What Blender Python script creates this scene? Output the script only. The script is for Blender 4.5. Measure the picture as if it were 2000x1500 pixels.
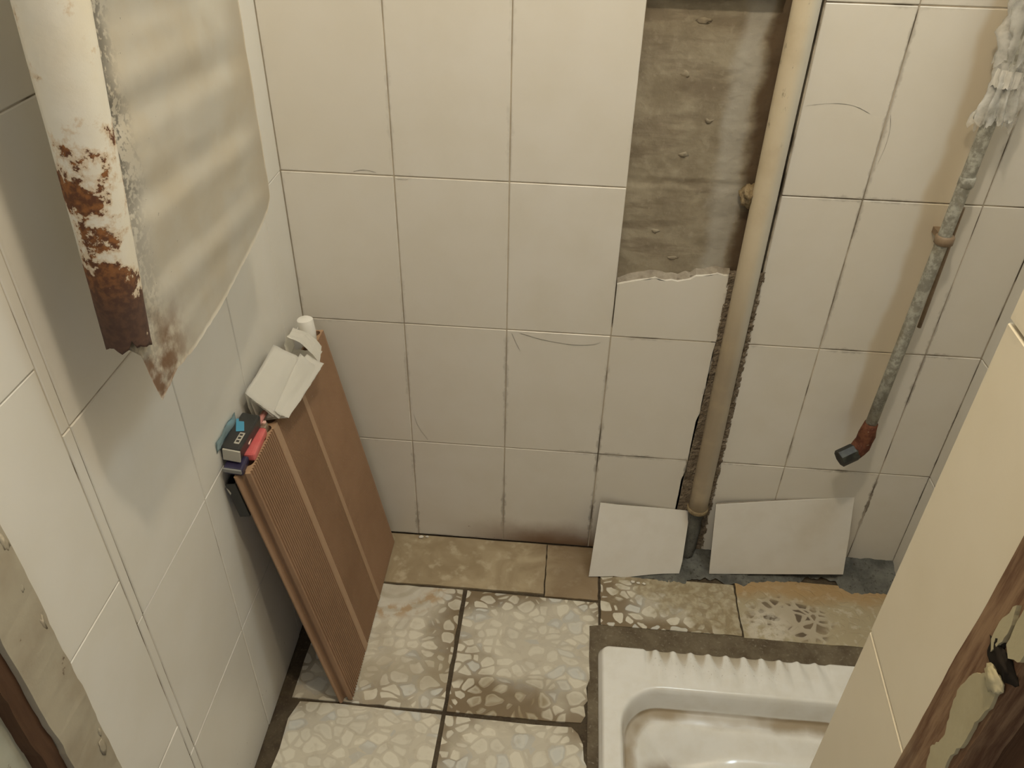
import bpy, bmesh, math, random
from mathutils import Vector, Matrix, noise as mnoise
random.seed(7)
for o in list(bpy.data.objects): bpy.data.objects.remove(o)
scene = bpy.context.scene
COL = scene.collection

# ------------------------------------------------------------------ camera, light, exposure
cam_data = bpy.data.cameras.new('camera'); cam = bpy.data.objects.new('camera', cam_data); COL.objects.link(cam)
cam_data.sensor_fit = 'HORIZONTAL'; cam_data.sensor_width = 36.0
cam_data.lens = 1561.417 / 2000 * 36.0
cam_data.clip_start = 0.01
cam.rotation_mode = 'XYZ'
cam.rotation_euler = (math.radians(54.1971), math.radians(-1.1041), math.radians(4.8129))
cam.location = (0.5046, -1.3065, 1.3984)
scene.camera = cam

world = bpy.data.worlds.new('world'); scene.world = world; world.use_nodes = True
world.node_tree.nodes['Background'].inputs[0].default_value = (1.0, 0.95, 0.87, 1)
world.node_tree.nodes['Background'].inputs[1].default_value = 0.36

def lamp(name, loc, watts, color, radius):
    d = bpy.data.lights.new(name, 'POINT'); d.energy = watts; d.color = color; d.shadow_soft_size = radius
    o = bpy.data.objects.new(name, d); COL.objects.link(o); o.location = loc; return o
lamp('warm_bulb', (0.55, -0.80, 2.15), 22.0, (1.0, 0.85, 0.64), 0.035)
lamp('cool_fill', (1.14, -0.32, 2.18), 10.0, (0.74, 0.89, 1.0), 0.12)  # unseen soft fill lamp, added for cool light from the back right

vs = scene.view_settings
vs.view_transform = 'Standard'; vs.look = 'None'; vs.gamma = 1.0; vs.exposure = 0.38
vs.use_curve_mapping = False

# ------------------------------------------------------------------ node helpers
class NT:
    def __init__(s, name, rough=0.5, spec=0.5, metal=0.0):
        s.m = bpy.data.materials.new(name); s.m.use_nodes = True
        s.t = s.m.node_tree; s.b = s.t.nodes['Principled BSDF']
        s.b.inputs['Roughness'].default_value = rough
        s.b.inputs['Specular IOR Level'].default_value = spec
        s.b.inputs['Metallic'].default_value = metal
        s._pos = None; s._gen = None; s._obj = None
    def n(s, kind): return s.t.nodes.new(kind)
    def put(s, sock, v):
        if isinstance(v, bpy.types.NodeSocket): s.t.links.new(v, sock)
        elif isinstance(v, (tuple, list)):
            v = tuple(v)
            if len(sock.default_value) == 4 and len(v) == 3: v = v + (1,)
            sock.default_value = v
        else: sock.default_value = v
    def pos(s):
        if not s._pos: s._pos = s.n('ShaderNodeNewGeometry').outputs['Position']
        return s._pos
    def tc(s, which):
        return s.n('ShaderNodeTexCoord').outputs[which]
    def sep(s, v):
        q = s.n('ShaderNodeSeparateXYZ'); s.put(q.inputs[0], v); return q.outputs
    def comb(s, x, y, z):
        q = s.n('ShaderNodeCombineXYZ'); [s.put(q.inputs[i], a) for i, a in enumerate((x, y, z))]; return q.outputs[0]
    def noise(s, scale, detail=3, vec=None, rough=0.55, dist=0.0, out='Fac'):
        q = s.n('ShaderNodeTexNoise'); s.put(q.inputs['Vector'], vec or s.pos())
        q.inputs['Scale'].default_value = scale; q.inputs['Detail'].default_value = detail
        q.inputs['Roughness'].default_value = rough; q.inputs['Distortion'].default_value = dist
        return q.outputs[out]
    def vor(s, scale, vec=None, feature='F1', out='Distance', rnd=1.0):
        q = s.n('ShaderNodeTexVoronoi'); q.feature = feature; s.put(q.inputs['Vector'], vec or s.pos())
        q.inputs['Scale'].default_value = scale; q.inputs['Randomness'].default_value = rnd
        return q.outputs[out]
    def ma(s, op, a, b=0.0, clamp=False):
        q = s.n('ShaderNodeMath'); q.operation = op; q.use_clamp = clamp
        s.put(q.inputs[0], a); s.put(q.inputs[1], b); return q.outputs[0]
    def vm(s, op, a, b):
        q = s.n('ShaderNodeVectorMath'); q.operation = op; s.put(q.inputs[0], a)
        if op == 'SCALE': s.put(q.inputs['Scale'], b)
        else: s.put(q.inputs[1], b)
        return q.outputs['Value'] if op in ('LENGTH', 'DISTANCE', 'DOT_PRODUCT') else q.outputs[0]
    def ss(s, v, lo, hi, to0=0.0, to1=1.0):
        q = s.n('ShaderNodeMapRange'); q.interpolation_type = 'SMOOTHSTEP'; s.put(q.inputs['Value'], v)
        q.inputs['From Min'].default_value = lo; q.inputs['From Max'].default_value = hi
        q.inputs['To Min'].default_value = to0; q.inputs['To Max'].default_value = to1
        return q.outputs['Result']
    def mix(s, f, a, b, mode='MIX'):
        q = s.n('ShaderNodeMix'); q.data_type = 'RGBA'; q.blend_type = mode
        s.put(q.inputs[0], f); s.put(q.inputs[6], a); s.put(q.inputs[7], b); return q.outputs[2]
    def bump(s, h, strength=0.3, dist=0.002):
        q = s.n('ShaderNodeBump'); q.inputs['Strength'].default_value = strength; q.inputs['Distance'].default_value = dist
        s.put(q.inputs['Height'], h); s.t.links.new(q.outputs[0], s.b.inputs['Normal'])
    def color(s, c): s.put(s.b.inputs['Base Color'], c)
    def rough(s, r): s.put(s.b.inputs['Roughness'], r)
    def rnd(s): return s.n('ShaderNodeObjectInfo').outputs['Random']

# ------------------------------------------------------------------ materials
def tile_mat(name, axis, base, dirt_amt):
    t = NT(name, 0.28, 0.45)
    g = t.sep(t.tc('Generated')); u = g[axis]; v = g[2]
    eu = t.ma('MINIMUM', u, t.ma('SUBTRACT', 1.0, u)); ev = t.ma('MINIMUM', v, t.ma('SUBTRACT', 1.0, v))
    e = t.ma('MINIMUM', eu, t.ma('MULTIPLY', ev, 1.5))
    n1 = t.noise(9, 4); n2 = t.noise(60, 5)
    P = t.sep(t.pos())
    c = t.mix(t.ss(n1, 0.3, 0.7), base, tuple(k * f for k, f in zip(base, (0.95, 0.94, 0.91))))
    c = t.mix(t.ma('MULTIPLY', t.rnd(), 0.5), c, tuple(k * f for k, f in zip(base, (0.955, 0.94, 0.91))))
    # grime creeping out of the joints
    en = t.ma('ADD', e, t.ma('MULTIPLY', t.ma('SUBTRACT', n2, 0.5), 0.09))
    grime = t.ma('MULTIPLY', t.ss(en, 0.0, 0.026, 1.0, 0.0), t.ss(t.noise(5.5, 3), 0.44, 0.60))
    wx = t.ss(P[0], 0.55, 0.85, 0.5, 1.0)
    low = t.ss(P[2], 0.1, 0.7, 1.0, 0.35)
    grime = t.ma('MULTIPLY', grime, t.ma('MULTIPLY', wx, low))
    c = t.mix(t.ma('MULTIPLY', grime, dirt_amt), c, (0.075, 0.052, 0.032))
    # rusty splash at the foot of the wall
    zz = t.ma('ADD', P[2], t.ma('MULTIPLY', t.ma('SUBTRACT', t.noise(14, 4), 0.5), 0.05))
    foot = t.ma('MULTIPLY', t.ss(zz, 0.002, 0.085, 1.0, 0.0), t.ma('MULTIPLY', t.ss(P[0], 0.22, 0.50), t.ss(P[0], 0.60, 0.68, 1.0, 0.0)))
    foot = t.ma('MULTIPLY', foot, t.ss(P[1], -0.08, -0.03))
    c = t.mix(t.ma('MULTIPLY', foot, 0.92), c, (0.17, 0.09, 0.04))
    # tan band down the tiles, just left of the thin pipe
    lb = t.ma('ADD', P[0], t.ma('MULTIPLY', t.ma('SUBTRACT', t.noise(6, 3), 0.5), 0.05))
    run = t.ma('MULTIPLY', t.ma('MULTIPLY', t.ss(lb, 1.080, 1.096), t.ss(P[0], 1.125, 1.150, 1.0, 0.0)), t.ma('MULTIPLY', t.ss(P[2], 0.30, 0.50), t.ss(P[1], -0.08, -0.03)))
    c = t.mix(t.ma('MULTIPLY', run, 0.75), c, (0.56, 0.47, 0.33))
    # stray brown specks
    sp = t.ma('MULTIPLY', t.ss(t.noise(120, 2), 0.70, 0.76), t.ss(P[2], 0.0, 0.16, 1.0, 0.0))
    c = t.mix(t.ma('MULTIPLY', sp, 0.8), c, (0.12, 0.07, 0.035))
    t.color(c); t.rough(t.ma('ADD', 0.24, t.ma('MULTIPLY', n1, 0.16)))
    t.bump(n1, 0.08, 0.002)
    return t.m
CREAM = (0.70, 0.672, 0.612)
M = {}
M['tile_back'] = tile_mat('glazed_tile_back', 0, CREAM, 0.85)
M['tile_side'] = tile_mat('glazed_tile_side', 1, (0.695, 0.68, 0.632), 0.25)
M['tile_wing'] = tile_mat('glazed_tile_doorway', 1, (0.72, 0.655, 0.52), 0.25)

t = NT('plain_loose_tile', 0.35, 0.4); n = t.noise(20, 4)
t.color(t.mix(t.ss(n, 0.35, 0.75), (0.70, 0.675, 0.62), (0.66, 0.63, 0.565))); M['tile_loose'] = t.m
t = NT('tile_biscuit', 0.9, 0.1); t.color(t.mix(t.noise(90, 4), (0.42, 0.38, 0.31), (0.16, 0.13, 0.10))); t.bump(t.noise(200, 3), 0.5, 0.002); M['biscuit'] = t.m

t = NT('grout', 0.9, 0.15)
P = t.sep(t.pos()); n = t.noise(11, 4); f = t.noise(130, 3)
dark = t.ma('MULTIPLY', t.ss(n, 0.42, 0.62), t.ma('ADD', 0.25, t.ma('MULTIPLY', t.ss(P[0], 0.56, 0.61), 0.6)))
c = t.mix(dark, (0.58, 0.515, 0.41), (0.045, 0.033, 0.022)); c = t.mix(t.ma('MULTIPLY', f, 0.35), c, (0.16, 0.125, 0.085))
t.color(c); t.bump(f, 0.5, 0.001); M['grout'] = t.m
t = NT('pale_grout', 0.9, 0.15); n = t.noise(16, 4)
t.color(t.mix(t.ss(n, 0.45, 0.68), (0.52, 0.48, 0.40), (0.12, 0.095, 0.06))); M['grout_pale'] = t.m

def cement(name, a, b, c3, scale=18, bump=0.6):
    t = NT(name, 0.92, 0.15); n = t.noise(scale, 6, rough=0.65); f = t.noise(scale * 9, 4)
    c = t.mix(t.ss(n, 0.32, 0.68), a, b); c = t.mix(t.ss(f, 0.55, 0.75), c, c3)
    t.color(c); t.bump(t.ma('ADD', n, t.ma('MULTIPLY', f, 0.6)), bump, 0.003); return t
M['cement'] = cement('brown_cement', (0.10, 0.078, 0.052), (0.175, 0.145, 0.10), (0.23, 0.20, 0.15)).m
M['cement_dark'] = cement('dark_joint_cement', (0.058, 0.043, 0.029), (0.095, 0.075, 0.05), (0.13, 0.105, 0.07), 26).m
M['cement_blue'] = cement('blue_grey_cement', (0.075, 0.075, 0.068), (0.17, 0.17, 0.15), (0.05, 0.045, 0.036), 16, 0.9).m
M['mortar'] = cement('rough_mortar', (0.13, 0.10, 0.07), (0.25, 0.205, 0.15), (0.07, 0.052, 0.036), 40, 1.0).m

# bare wall patch: trowelled cement with a pale lime streak beside the pipe
t = NT('bare_wall_patch', 0.9, 0.2)
P = t.sep(t.pos()); n = t.noise(14, 7, rough=0.62); f = t.noise(70, 5); sc = t.noise(9, 4, vec=t.vm('MULTIPLY', t.pos(), (1, 1, 5)))
c = t.mix(t.ss(n, 0.30, 0.68), (0.22, 0.185, 0.13), (0.325, 0.285, 0.21))
c = t.mix(t.ma('MULTIPLY', t.ss(sc, 0.48, 0.66), 0.6), c, (0.17, 0.135, 0.095))
c = t.mix(t.ma('MULTIPLY', t.ss(f, 0.56, 0.72), 0.35), c, (0.38, 0.34, 0.26))
xw = t.ma('ADD', P[0], t.ma('MULTIPLY', t.ma('SUBTRACT', t.noise(10, 4), 0.5), 0.06))
st = t.ma('MULTIPLY', t.ss(xw, 0.735, 0.758), t.ss(xw, 0.778, 0.795, 1.0, 0.0))
c = t.mix(t.ma('MULTIPLY', st, 0.75), c, (0.40, 0.38, 0.33))
ru = t.ss(xw, 0.785, 0.805)
c = t.mix(t.ma('MULTIPLY', ru, 0.85), c, (0.085, 0.052, 0.027))
lw = t.ma('MULTIPLY', t.ss(P[2], 0.73, 0.69), 1.0)
t.color(c); t.bump(t.ma('ADD', n, t.ma('MULTIPLY', f, 0.5)), 0.7, 0.004); M['patch'] = t.m

def pebble(name, seed, dirty, brown, invert=False, swirl=False, orange=False, center=None, rad=0.09, haze=False):
    SC = 34
    t = NT(name, 0.38, 0.4)
    p0 = t.vm('ADD', t.pos(), (seed * 1.7, seed * 0.9, 0))
    wn = t.noise(14, 2, vec=p0, out='Color')
    pw = t.vm('ADD', p0, t.vm('SCALE', t.vm('SUBTRACT', wn, (0.5, 0.5, 0.5)), 0.045))
    pw = t.vm('MULTIPLY', pw, (1.0, 1.25, 0.0))
    d = t.vor(SC, pw, 'DISTANCE_TO_EDGE', 'Distance', 0.9)
    cellc = t.sep(t.vor(SC, pw, 'F1', 'Color', 0.9))
    d = t.ma('SUBTRACT', d, t.ma('MULTIPLY', t.ma('MAXIMUM', t.ma('SUBTRACT', t.vor(SC, pw, 'F1', 'Distance', 0.9), 0.40), 0.0), 0.34)); peb = t.ss(d, 0.035, 0.095)
    rim = t.ma('MULTIPLY', t.ss(d, 0.10, 0.17), t.ss(d, 0.17, 0.30, 1.0, 0.0))
    P = t.sep(t.pos())
    lo = t.noise(5.5, 3, vec=p0)
    g = t.sep(t.tc('Generated'))
    e = t.ma('MINIMUM', t.ma('MINIMUM', g[0], t.ma('SUBTRACT', 1.0, g[0])), t.ma('MINIMUM', g[1], t.ma('SUBTRACT', 1.0, g[1])))
    dm = t.ma('ADD', t.ma('MULTIPLY', t.ma('SUBTRACT', 0.30, e), 1.1), t.ma('SUBTRACT', lo, 0.5))
    if center:   # the trodden, rubbed-clean middle
        dc = t.vm('DISTANCE', t.pos(), (center[0], center[1], 0.0))
        dm = t.ma('ADD', t.ma('MULTIPLY', t.ma('SUBTRACT', dc, rad), 3.2), t.ma('MULTIPLY', t.ma('SUBTRACT', lo, 0.5), 1.6))
    dm = t.ss(t.ma('ADD', dm, dirty), -0.12, 0.30)
    pc = t.mix(cellc[0], (0.68, 0.645, 0.54), (0.58, 0.55, 0.465))
    pc = t.mix(t.ss(cellc[1], 0.80, 0.9), pc, (0.56, 0.565, 0.53))
    fine = t.noise(55, 5, vec=p0)
    pc = t.mix(t.ma('MULTIPLY', t.ss(fine, 0.5, 0.72), 0.35), pc, (0.40, 0.35, 0.26))
    pcd = t.mix(t.ma('MULTIPLY', dm, t.ma('MULTIPLY', t.ss(lo, 0.42, 0.66), brown)), pc, (0.27, 0.215, 0.13))
    joint_clean = t.mix(0.30, pc, (0.34, 0.29, 0.21)); joint_dirty = (0.20, 0.15, 0.09)
    joint = t.mix(dm, joint_clean, joint_dirty)
    if invert:
        cx, cy = invert
        dd = t.vm('DISTANCE', t.vm('MULTIPLY', t.pos(), (1, 1.5, 0)), (cx, cy * 1.5, 0))
        dd = t.ma('ADD', dd, t.ma('MULTIPLY', t.ma('SUBTRACT', t.noise(22, 3), 0.5), 0.09))
        im = t.ss(dd, 0.06, 0.10, 1.0, 0.0)
        base = t.mix(t.ss(lo, 0.35, 0.65), (0.40, 0.345, 0.23), (0.33, 0.27, 0.165))
        base = t.mix(t.ss(fine, 0.52, 0.66), base, (0.48, 0.435, 0.33))
        inner = t.mix(t.ss(d, 0.10, 0.18), (0.42, 0.37, 0.28), t.mix(cellc[2], (0.10, 0.075, 0.05), (0.20, 0.155, 0.10)))
        col = t.mix(im, base, inner)
        white = t.ma('MULTIPLY', t.ss(t.vm('DISTANCE', t.pos(), (cx - 0.05, cy - 0.03, 0)), 0.02, 0.07, 1.0, 0.0), t.ss(fine, 0.38, 0.55))
        col = t.mix(t.ma('MULTIPLY', white, 0.85), col, (0.58, 0.54, 0.45))
    else:
        col = t.mix(peb, joint, pcd)
        col = t.mix(t.ma('MULTIPLY', rim, 0.25), col, (0.70, 0.665, 0.56))
    if haze:
        hz = t.ma('ADD', t.ma('MULTIPLY', t.ma('SUBTRACT', P[0], 0.63), 2.9), t.ma('MULTIPLY', t.ma('ADD', P[1], 0.215), 4.5))
        hz = t.ss(t.ma('ADD', hz, t.ma('MULTIPLY', t.ma('SUBTRACT', t.noise(22, 4), 0.5), 1.6)), 0.35, 0.85)
        hc_ = t.mix(t.ss(fine, 0.42, 0.62), (0.30, 0.245, 0.15), (0.42, 0.365, 0.25))
        col = t.mix(t.ma('MULTIPLY', hz, 0.88), col, hc_)
    if swirl:
        ctr = (0.17, -0.10, 0.0)
        r = t.vm('DISTANCE', t.vm('ADD', t.pos(), t.vm('SCALE', t.vm('SUBTRACT', t.noise(9, 3, out='Color'), (0.5, 0.5, 0.5)), 0.05)), ctr)
        marble = t.mix(t.ss(t.ma('SINE', t.ma('MULTIPLY', r, 170)), 0.2, 1.0), (0.60, 0.575, 0.50), (0.50, 0.47, 0.39))
        in_s = t.ss(r, 0.125, 0.16, 1.0, 0.0)
        col = t.mix(t.ma('MULTIPLY', in_s, 0.9), col, marble)
        band = t.ma('MULTIPLY', t.ss(r, 0.10, 0.115), t.ss(r, 0.128, 0.15, 1.0, 0.0))
        band = t.ma('MULTIPLY', band, t.ss(t.noise(45, 4), 0.42, 0.6))
        col = t.mix(t.ma('MULTIPLY', band, 0.7), col, (0.40, 0.25, 0.11))
        col = t.mix(t.ma('MULTIPLY', t.ss(t.noise(7, 3), 0.50, 0.64), 0.45), col, (0.36, 0.305, 0.205))
    if orange:
        oy = t.ma('ADD', P[1], t.ma('MULTIPLY', t.ma('SUBTRACT', t.noise(16, 4), 0.5), 0.07))
        col = t.mix(t.ma('MULTIPLY', t.ss(oy, -0.13, -0.085), 0.75), col, (0.37, 0.235, 0.10))
    t.color(col); t.rough(t.ma('ADD', 0.32, t.ma('MULTIPLY', fine, 0.2)))
    t.bump(t.ma('ADD', t.ma('MULTIPLY', peb, t.ma('ADD', 0.15, t.ma('MULTIPLY', dm, 0.6))), t.ma('MULTIPLY', fine, 0.25)), 0.35, 0.0025)
    return t.m
M['pebA'] = pebble('pebble_tile_swirl', 1.0, -0.12, 0.6, swirl=True)
M['pebB'] = pebble('pebble_tile_worn', 2.0, -0.02, 1.0, center=(0.515, -0.305), rad=0.10)
M['pebC'] = pebble('pebble_tile_pale', 3.3, -0.1, 0.5, center=(0.13, -0.58), rad=0.15)
M['pebD'] = pebble('pebble_tile_front', 4.1, -0.05, 0.6, center=(0.50, -0.60), rad=0.12)
M['pebG'] = pebble('pebble_tile_dirty', 5.2, 0.12, 0.7, haze=True)
M['pebH'] = pebble('pebble_tile_stained', 6.4, 0.3, 1.0, invert=(1.03, -0.165), orange=True)

t = NT('beige_marbled_tile', 0.4, 0.4); n = t.noise(10, 6, dist=1.2); P = t.sep(t.pos())
c = t.mix(t.ss(n, 0.3, 0.7), (0.43, 0.355, 0.235), (0.30, 0.235, 0.145)); c = t.mix(t.ss(t.noise(30, 5), 0.52, 0.7), c, (0.47, 0.40, 0.28))
c = t.mix(t.ma('MULTIPLY', t.ss(t.ma('ADD', P[0], t.ma('MULTIPLY', n, 0.12)), 0.50, 0.62), 0.6), c, (0.19, 0.125, 0.07))
t.color(c); t.bump(n, 0.1, 0.002); M['beige_tile'] = t.m

t = NT('white_vitreous_china', 0.14, 0.5)
P = t.sep(t.pos()); n = t.noise(26, 5)
c = t.mix(t.ss(n, 0.35, 0.75), (0.80, 0.80, 0.77), (0.74, 0.73, 0.68))
# limescale and rust line where the water stands under the rim, and round the outlet
zz = t.ma('ADD', P[2], t.ma('MULTIPLY', t.ma('SUBTRACT', t.noise(20, 4), 0.5), 0.005))
ring = t.ma('MULTIPLY', t.ss(zz, -0.043, -0.0365), t.ss(zz, -0.031, -0.0265, 1.0, 0.0))
ring = t.ma('MULTIPLY', ring, t.ss(t.noise(7, 3), 0.35, 0.55, 0.45, 1.0))
c = t.mix(t.ma('MULTIPLY', ring, 0.85), c, (0.27, 0.19, 0.085))
dd = t.ma('ADD', t.vm('DISTANCE', t.vm('MULTIPLY', t.pos(), (1, 1, 0)), (0.762, -0.530, 0)), t.ma('MULTIPLY', t.ma('SUBTRACT', n, 0.5), 0.03))
c = t.mix(t.ss(dd, 0.035, 0.075, 0.9, 0.0), c, (0.19, 0.115, 0.045))
# dirt lying in the foot-rest grooves
gr = t.ma('MULTIPLY', t.ss(P[1], -0.335, -0.285), t.ma('MULTIPLY', t.ss(P[2], 0.0195, 0.0165), t.ss(P[2], 0.004, 0.01)))
gr = t.ma('MULTIPLY', gr, t.ma('MULTIPLY', t.ss(P[0], 0.715, 0.73), t.ss(P[0], 0.985, 1.01, 1.0, 0.0)))
c = t.mix(t.ma('MULTIPLY', gr, 0.75), c, (0.35, 0.28, 0.17))
sp = t.ma('MULTIPLY', t.ss(t.noise(240, 2), 0.64, 0.72), t.ma('MULTIPLY', t.ss(P[1], -0.37, -0.32), t.ss(P[0], 0.715, 0.74)))
sp = t.ma('MULTIPLY', sp, t.ss(P[0], 0.96, 1.0, 1.0, 0.0))
c = t.mix(t.ma('MULTIPLY', sp, 0.45), c, (0.30, 0.25, 0.20))
t.color(c); t.rough(t.ma('ADD', 0.12, t.ma('MULTIPLY', t.ma('ADD', ring, gr), 0.4))); M['china'] = t.m

t = NT('brown_wood_plastic', 0.72, 0.25); n = t.noise(70, 4); v = t.noise(8, 4)
st = t.noise(40, 4, vec=t.vm('MULTIPLY', t.tc('Object'), (6, 0.3, 1)))
c = t.mix(t.ss(v, 0.3, 0.7), (0.275, 0.168, 0.100), (0.32, 0.20, 0.122)); c = t.mix(t.ma('MULTIPLY', st, 0.35), c, (0.37, 0.24, 0.15))
c = t.mix(t.ma('MULTIPLY', t.ss(t.noise(160, 2), 0.70, 0.76), 0.5), c, (0.40, 0.32, 0.22))
t.color(c); t.bump(n, 0.2, 0.001); M['deck'] = t.m
t = NT('pale_wood_plastic_rib', 0.65, 0.3); t.color(t.mix(t.noise(60, 4), (0.41, 0.275, 0.175), (0.37, 0.245, 0.155))); M['deck_rib'] = t.m
t = NT('sawn_wood_plastic_end', 0.85, 0.15); t.color(t.mix(t.noise(120, 4), (0.42, 0.275, 0.165), (0.34, 0.21, 0.125))); M['deck_end'] = t.m

def paint_rust():
    t = NT('rusting_white_paint', 0.45, 0.4)
    P = t.sep(t.pos()); n = t.noise(30, 7, rough=0.68); n2 = t.noise(9, 4); f = t.noise(150, 4)
    base = t.mix(t.ss(n2, 0.35, 0.65), (0.70, 0.68, 0.61), (0.66, 0.61, 0.50))
    # bias: heavy at the bottom, one blistered patch higher up, worse on the door side (-y)
    bz = t.ss(P[2], 1.0, 1.085, 0.25, 0.0)
    hump = t.ma('MULTIPLY', t.ma('MULTIPLY', t.ss(P[2], 1.10, 1.135), t.ss(P[2], 1.165, 1.20, 1.0, 0.0)), 0.13)
    by = t.ma('MULTIPLY', t.ss(P[1], -0.690, -0.703), t.ma('MULTIPLY', t.ss(P[2], 1.12, 1.15, 0.15, 0.0), 1.0))
    tube = 1.0
    r = t.ma('ADD', n, t.ma('MULTIPLY', tube, t.ma('ADD', bz, t.ma('ADD', hump, by))))
    rust = t.ss(r, 0.635, 0.665)
    halo = t.ma('MULTIPLY', t.ss(r, 0.56, 0.65), 0.6)
    c = t.mix(halo, base, (0.50, 0.34, 0.18))
    rc = t.mix(t.ss(f, 0.4, 0.65), (0.105, 0.042, 0.02), (0.25, 0.105, 0.035))
    rc = t.mix(t.ss(P[2], 1.075, 1.0, 0.0, 0.88), rc, t.mix(f, (0.05, 0.028, 0.022), (0.10, 0.06, 0.045)))
    c = t.mix(rust, c, rc)
    t.color(c); t.rough(t.ma('ADD', 0.42, t.ma('MULTIPLY', rust, 0.45)))
    t.bump(t.ma('ADD', t.ma('MULTIPLY', n, 0.6), t.ma('MULTIPLY', rust, -0.6)), 0.45, 0.003)
    return t.m
M['paint_rust'] = paint_rust()
t = NT('dirty_white_sheet', 0.38, 0.4)
P = t.sep(t.pos()); n = t.noise(12, 5); f = t.noise(170, 3)
c = t.mix(t.ss(n, 0.35, 0.7), (0.74, 0.71, 0.63), (0.70, 0.645, 0.53))
c = t.mix(t.ma('MULTIPLY', t.ss(P[1], -0.37, -0.30), 0.3), c, (0.50, 0.40, 0.26))
seam = t.ma('ADD', P[1], t.ma('MULTIPLY', t.ma('SUBTRACT', t.noise(18, 4), 0.5), 0.06))
seam = t.ma('ADD', seam, t.ma('MULTIPLY', t.ma('SUBTRACT', P[2], 1.14), -0.12))
mould = t.ma('MULTIPLY', t.ss(seam, -0.59, -0.632), t.ss(t.ma('ADD', t.ma('MULTIPLY', f, 0.6), t.ma('MULTIPLY', t.noise(20, 4), 0.4)), 0.45, 0.54))
mould = t.ma('MULTIPLY', mould, t.ss(P[2], 1.02, 1.14, 0.3, 1.0))
c = t.mix(t.ma('MULTIPLY', mould, 0.75), c, (0.13, 0.12, 0.10))
spk = t.ma('MULTIPLY', t.ss(t.noise(260, 2), 0.73, 0.77), t.ss(seam, -0.48, -0.63))
c = t.mix(t.ma('MULTIPLY', spk, 0.7), c, (0.10, 0.08, 0.06))
rz = t.ma('ADD', P[2], t.ma('MULTIPLY', t.ma('SUBTRACT', t.noise(26, 5), 0.5), 0.10))
tip = t.ma('MULTIPLY', t.ss(rz, 0.985, 0.93), t.ss(P[1], -0.57, -0.645))
tip = t.ma('MULTIPLY', tip, t.ss(t.noise(34, 5), 0.38, 0.58))
c = t.mix(t.ma('MULTIPLY', tip, 0.85), c, (0.24, 0.115, 0.045))
t.color(c); t.bump(t.noise(25, 3), 0.12, 0.003); M['sheet'] = t.m

t = NT('stained_cream_pipe_paint', 0.55, 0.35)
P = t.sep(t.pos()); n = t.noise(16, 5); fl = t.noise(45, 6, vec=t.vm('MULTIPLY', t.pos(), (1.6, 1, 0.45)), rough=0.7)
c = t.mix(t.ss(P[2], 0.50, 0.85), (0.34, 0.28, 0.20), (0.60, 0.525, 0.39)); c = t.mix(t.ma('MULTIPLY', t.ss(n, 0.4, 0.7), 0.5), c, (0.46, 0.375, 0.25))
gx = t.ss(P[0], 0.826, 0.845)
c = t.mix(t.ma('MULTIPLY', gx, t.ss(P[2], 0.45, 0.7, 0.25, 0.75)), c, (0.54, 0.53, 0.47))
fk = t.ma('MULTIPLY', t.ss(fl, 0.60, 0.66), t.ss(P[2], 0.95, 1.0))
c = t.mix(t.ma('MULTIPLY', fk, 0.65), c, (0.17, 0.14, 0.095))
t.color(c); t.bump(fl, 0.35, 0.002); M['pipe_cream'] = t.m
t = NT('corroded_galvanised_pipe', 0.6, 0.4, 0.0)
n = t.noise(70, 6, rough=0.7); n2 = t.noise(18, 4)
c = t.mix(t.ss(n, 0.40, 0.62), (0.23, 0.225, 0.19), (0.43, 0.43, 0.38)); c = t.mix(t.ma('MULTIPLY', t.ss(n2, 0.55, 0.7), 0.5), c, (0.23, 0.19, 0.12))
t.color(c); t.bump(n, 0.5, 0.002); M['galv'] = t.m
t = NT('red_brown_rust', 0.85, 0.2); n = t.noise(90, 5)
c = t.mix(t.ss(n, 0.35, 0.65), (0.085, 0.03, 0.018), (0.16, 0.065, 0.035)); c = t.mix(t.ss(t.noise(130, 3), 0.66, 0.72), c, (0.33, 0.26, 0.18))
t.color(c); t.bump(n, 0.6, 0.002); M['rust'] = t.m
t = NT('rust_brown_clamp', 0.6, 0.4); t.color(t.mix(t.noise(100, 4), (0.16, 0.10, 0.06), (0.30, 0.23, 0.15))); M['clamp'] = t.m
t = NT('black_plastic', 0.35, 0.45); t.color(t.mix(t.noise(40, 3), (0.018, 0.018, 0.017), (0.035, 0.036, 0.034))); M['black'] = t.m
t = NT('black_fitting', 0.45, 0.45); t.color(t.mix(t.ss(t.noise(60, 4), 0.45, 0.65), (0.014, 0.016, 0.014), (0.04, 0.045, 0.038))); M['black_fit'] = t.m
t = NT('hollow_dark', 0.9, 0.1); t.color((0.02, 0.016, 0.012)); M['hollow'] = t.m
t = NT('white_tissue_paper', 0.8, 0.2); t.color(t.mix(t.noise(40, 4), (0.94, 0.93, 0.89), (0.91, 0.895, 0.84))); t.bump(t.noise(35, 3), 0.25, 0.002); t.b.inputs['Specular IOR Level'].default_value = 0.1; tr = t.n('ShaderNodeBsdfTranslucent'); tr.inputs[0].default_value = (0.93, 0.91, 0.84, 1); mx = t.n('ShaderNodeMixShader'); mx.inputs[0].default_value = 0.3
t.t.links.new(t.b.outputs[0], mx.inputs[1]); t.t.links.new(tr.outputs[0], mx.inputs[2]); t.t.links.new(mx.outputs[0], t.t.nodes['Material Output'].inputs['Surface']); M['paper'] = t.m
t = NT('clear_red_plastic', 0.22, 0.5); t.color(t.mix(t.noise(50, 3), (0.72, 0.10, 0.11), (0.80, 0.26, 0.24))); t.b.inputs['Transmission Weight'].default_value = 0.25; M['red'] = t.m
t = NT('pink_plastic', 0.35, 0.5); t.color((0.62, 0.27, 0.24)); M['pink'] = t.m
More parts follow.
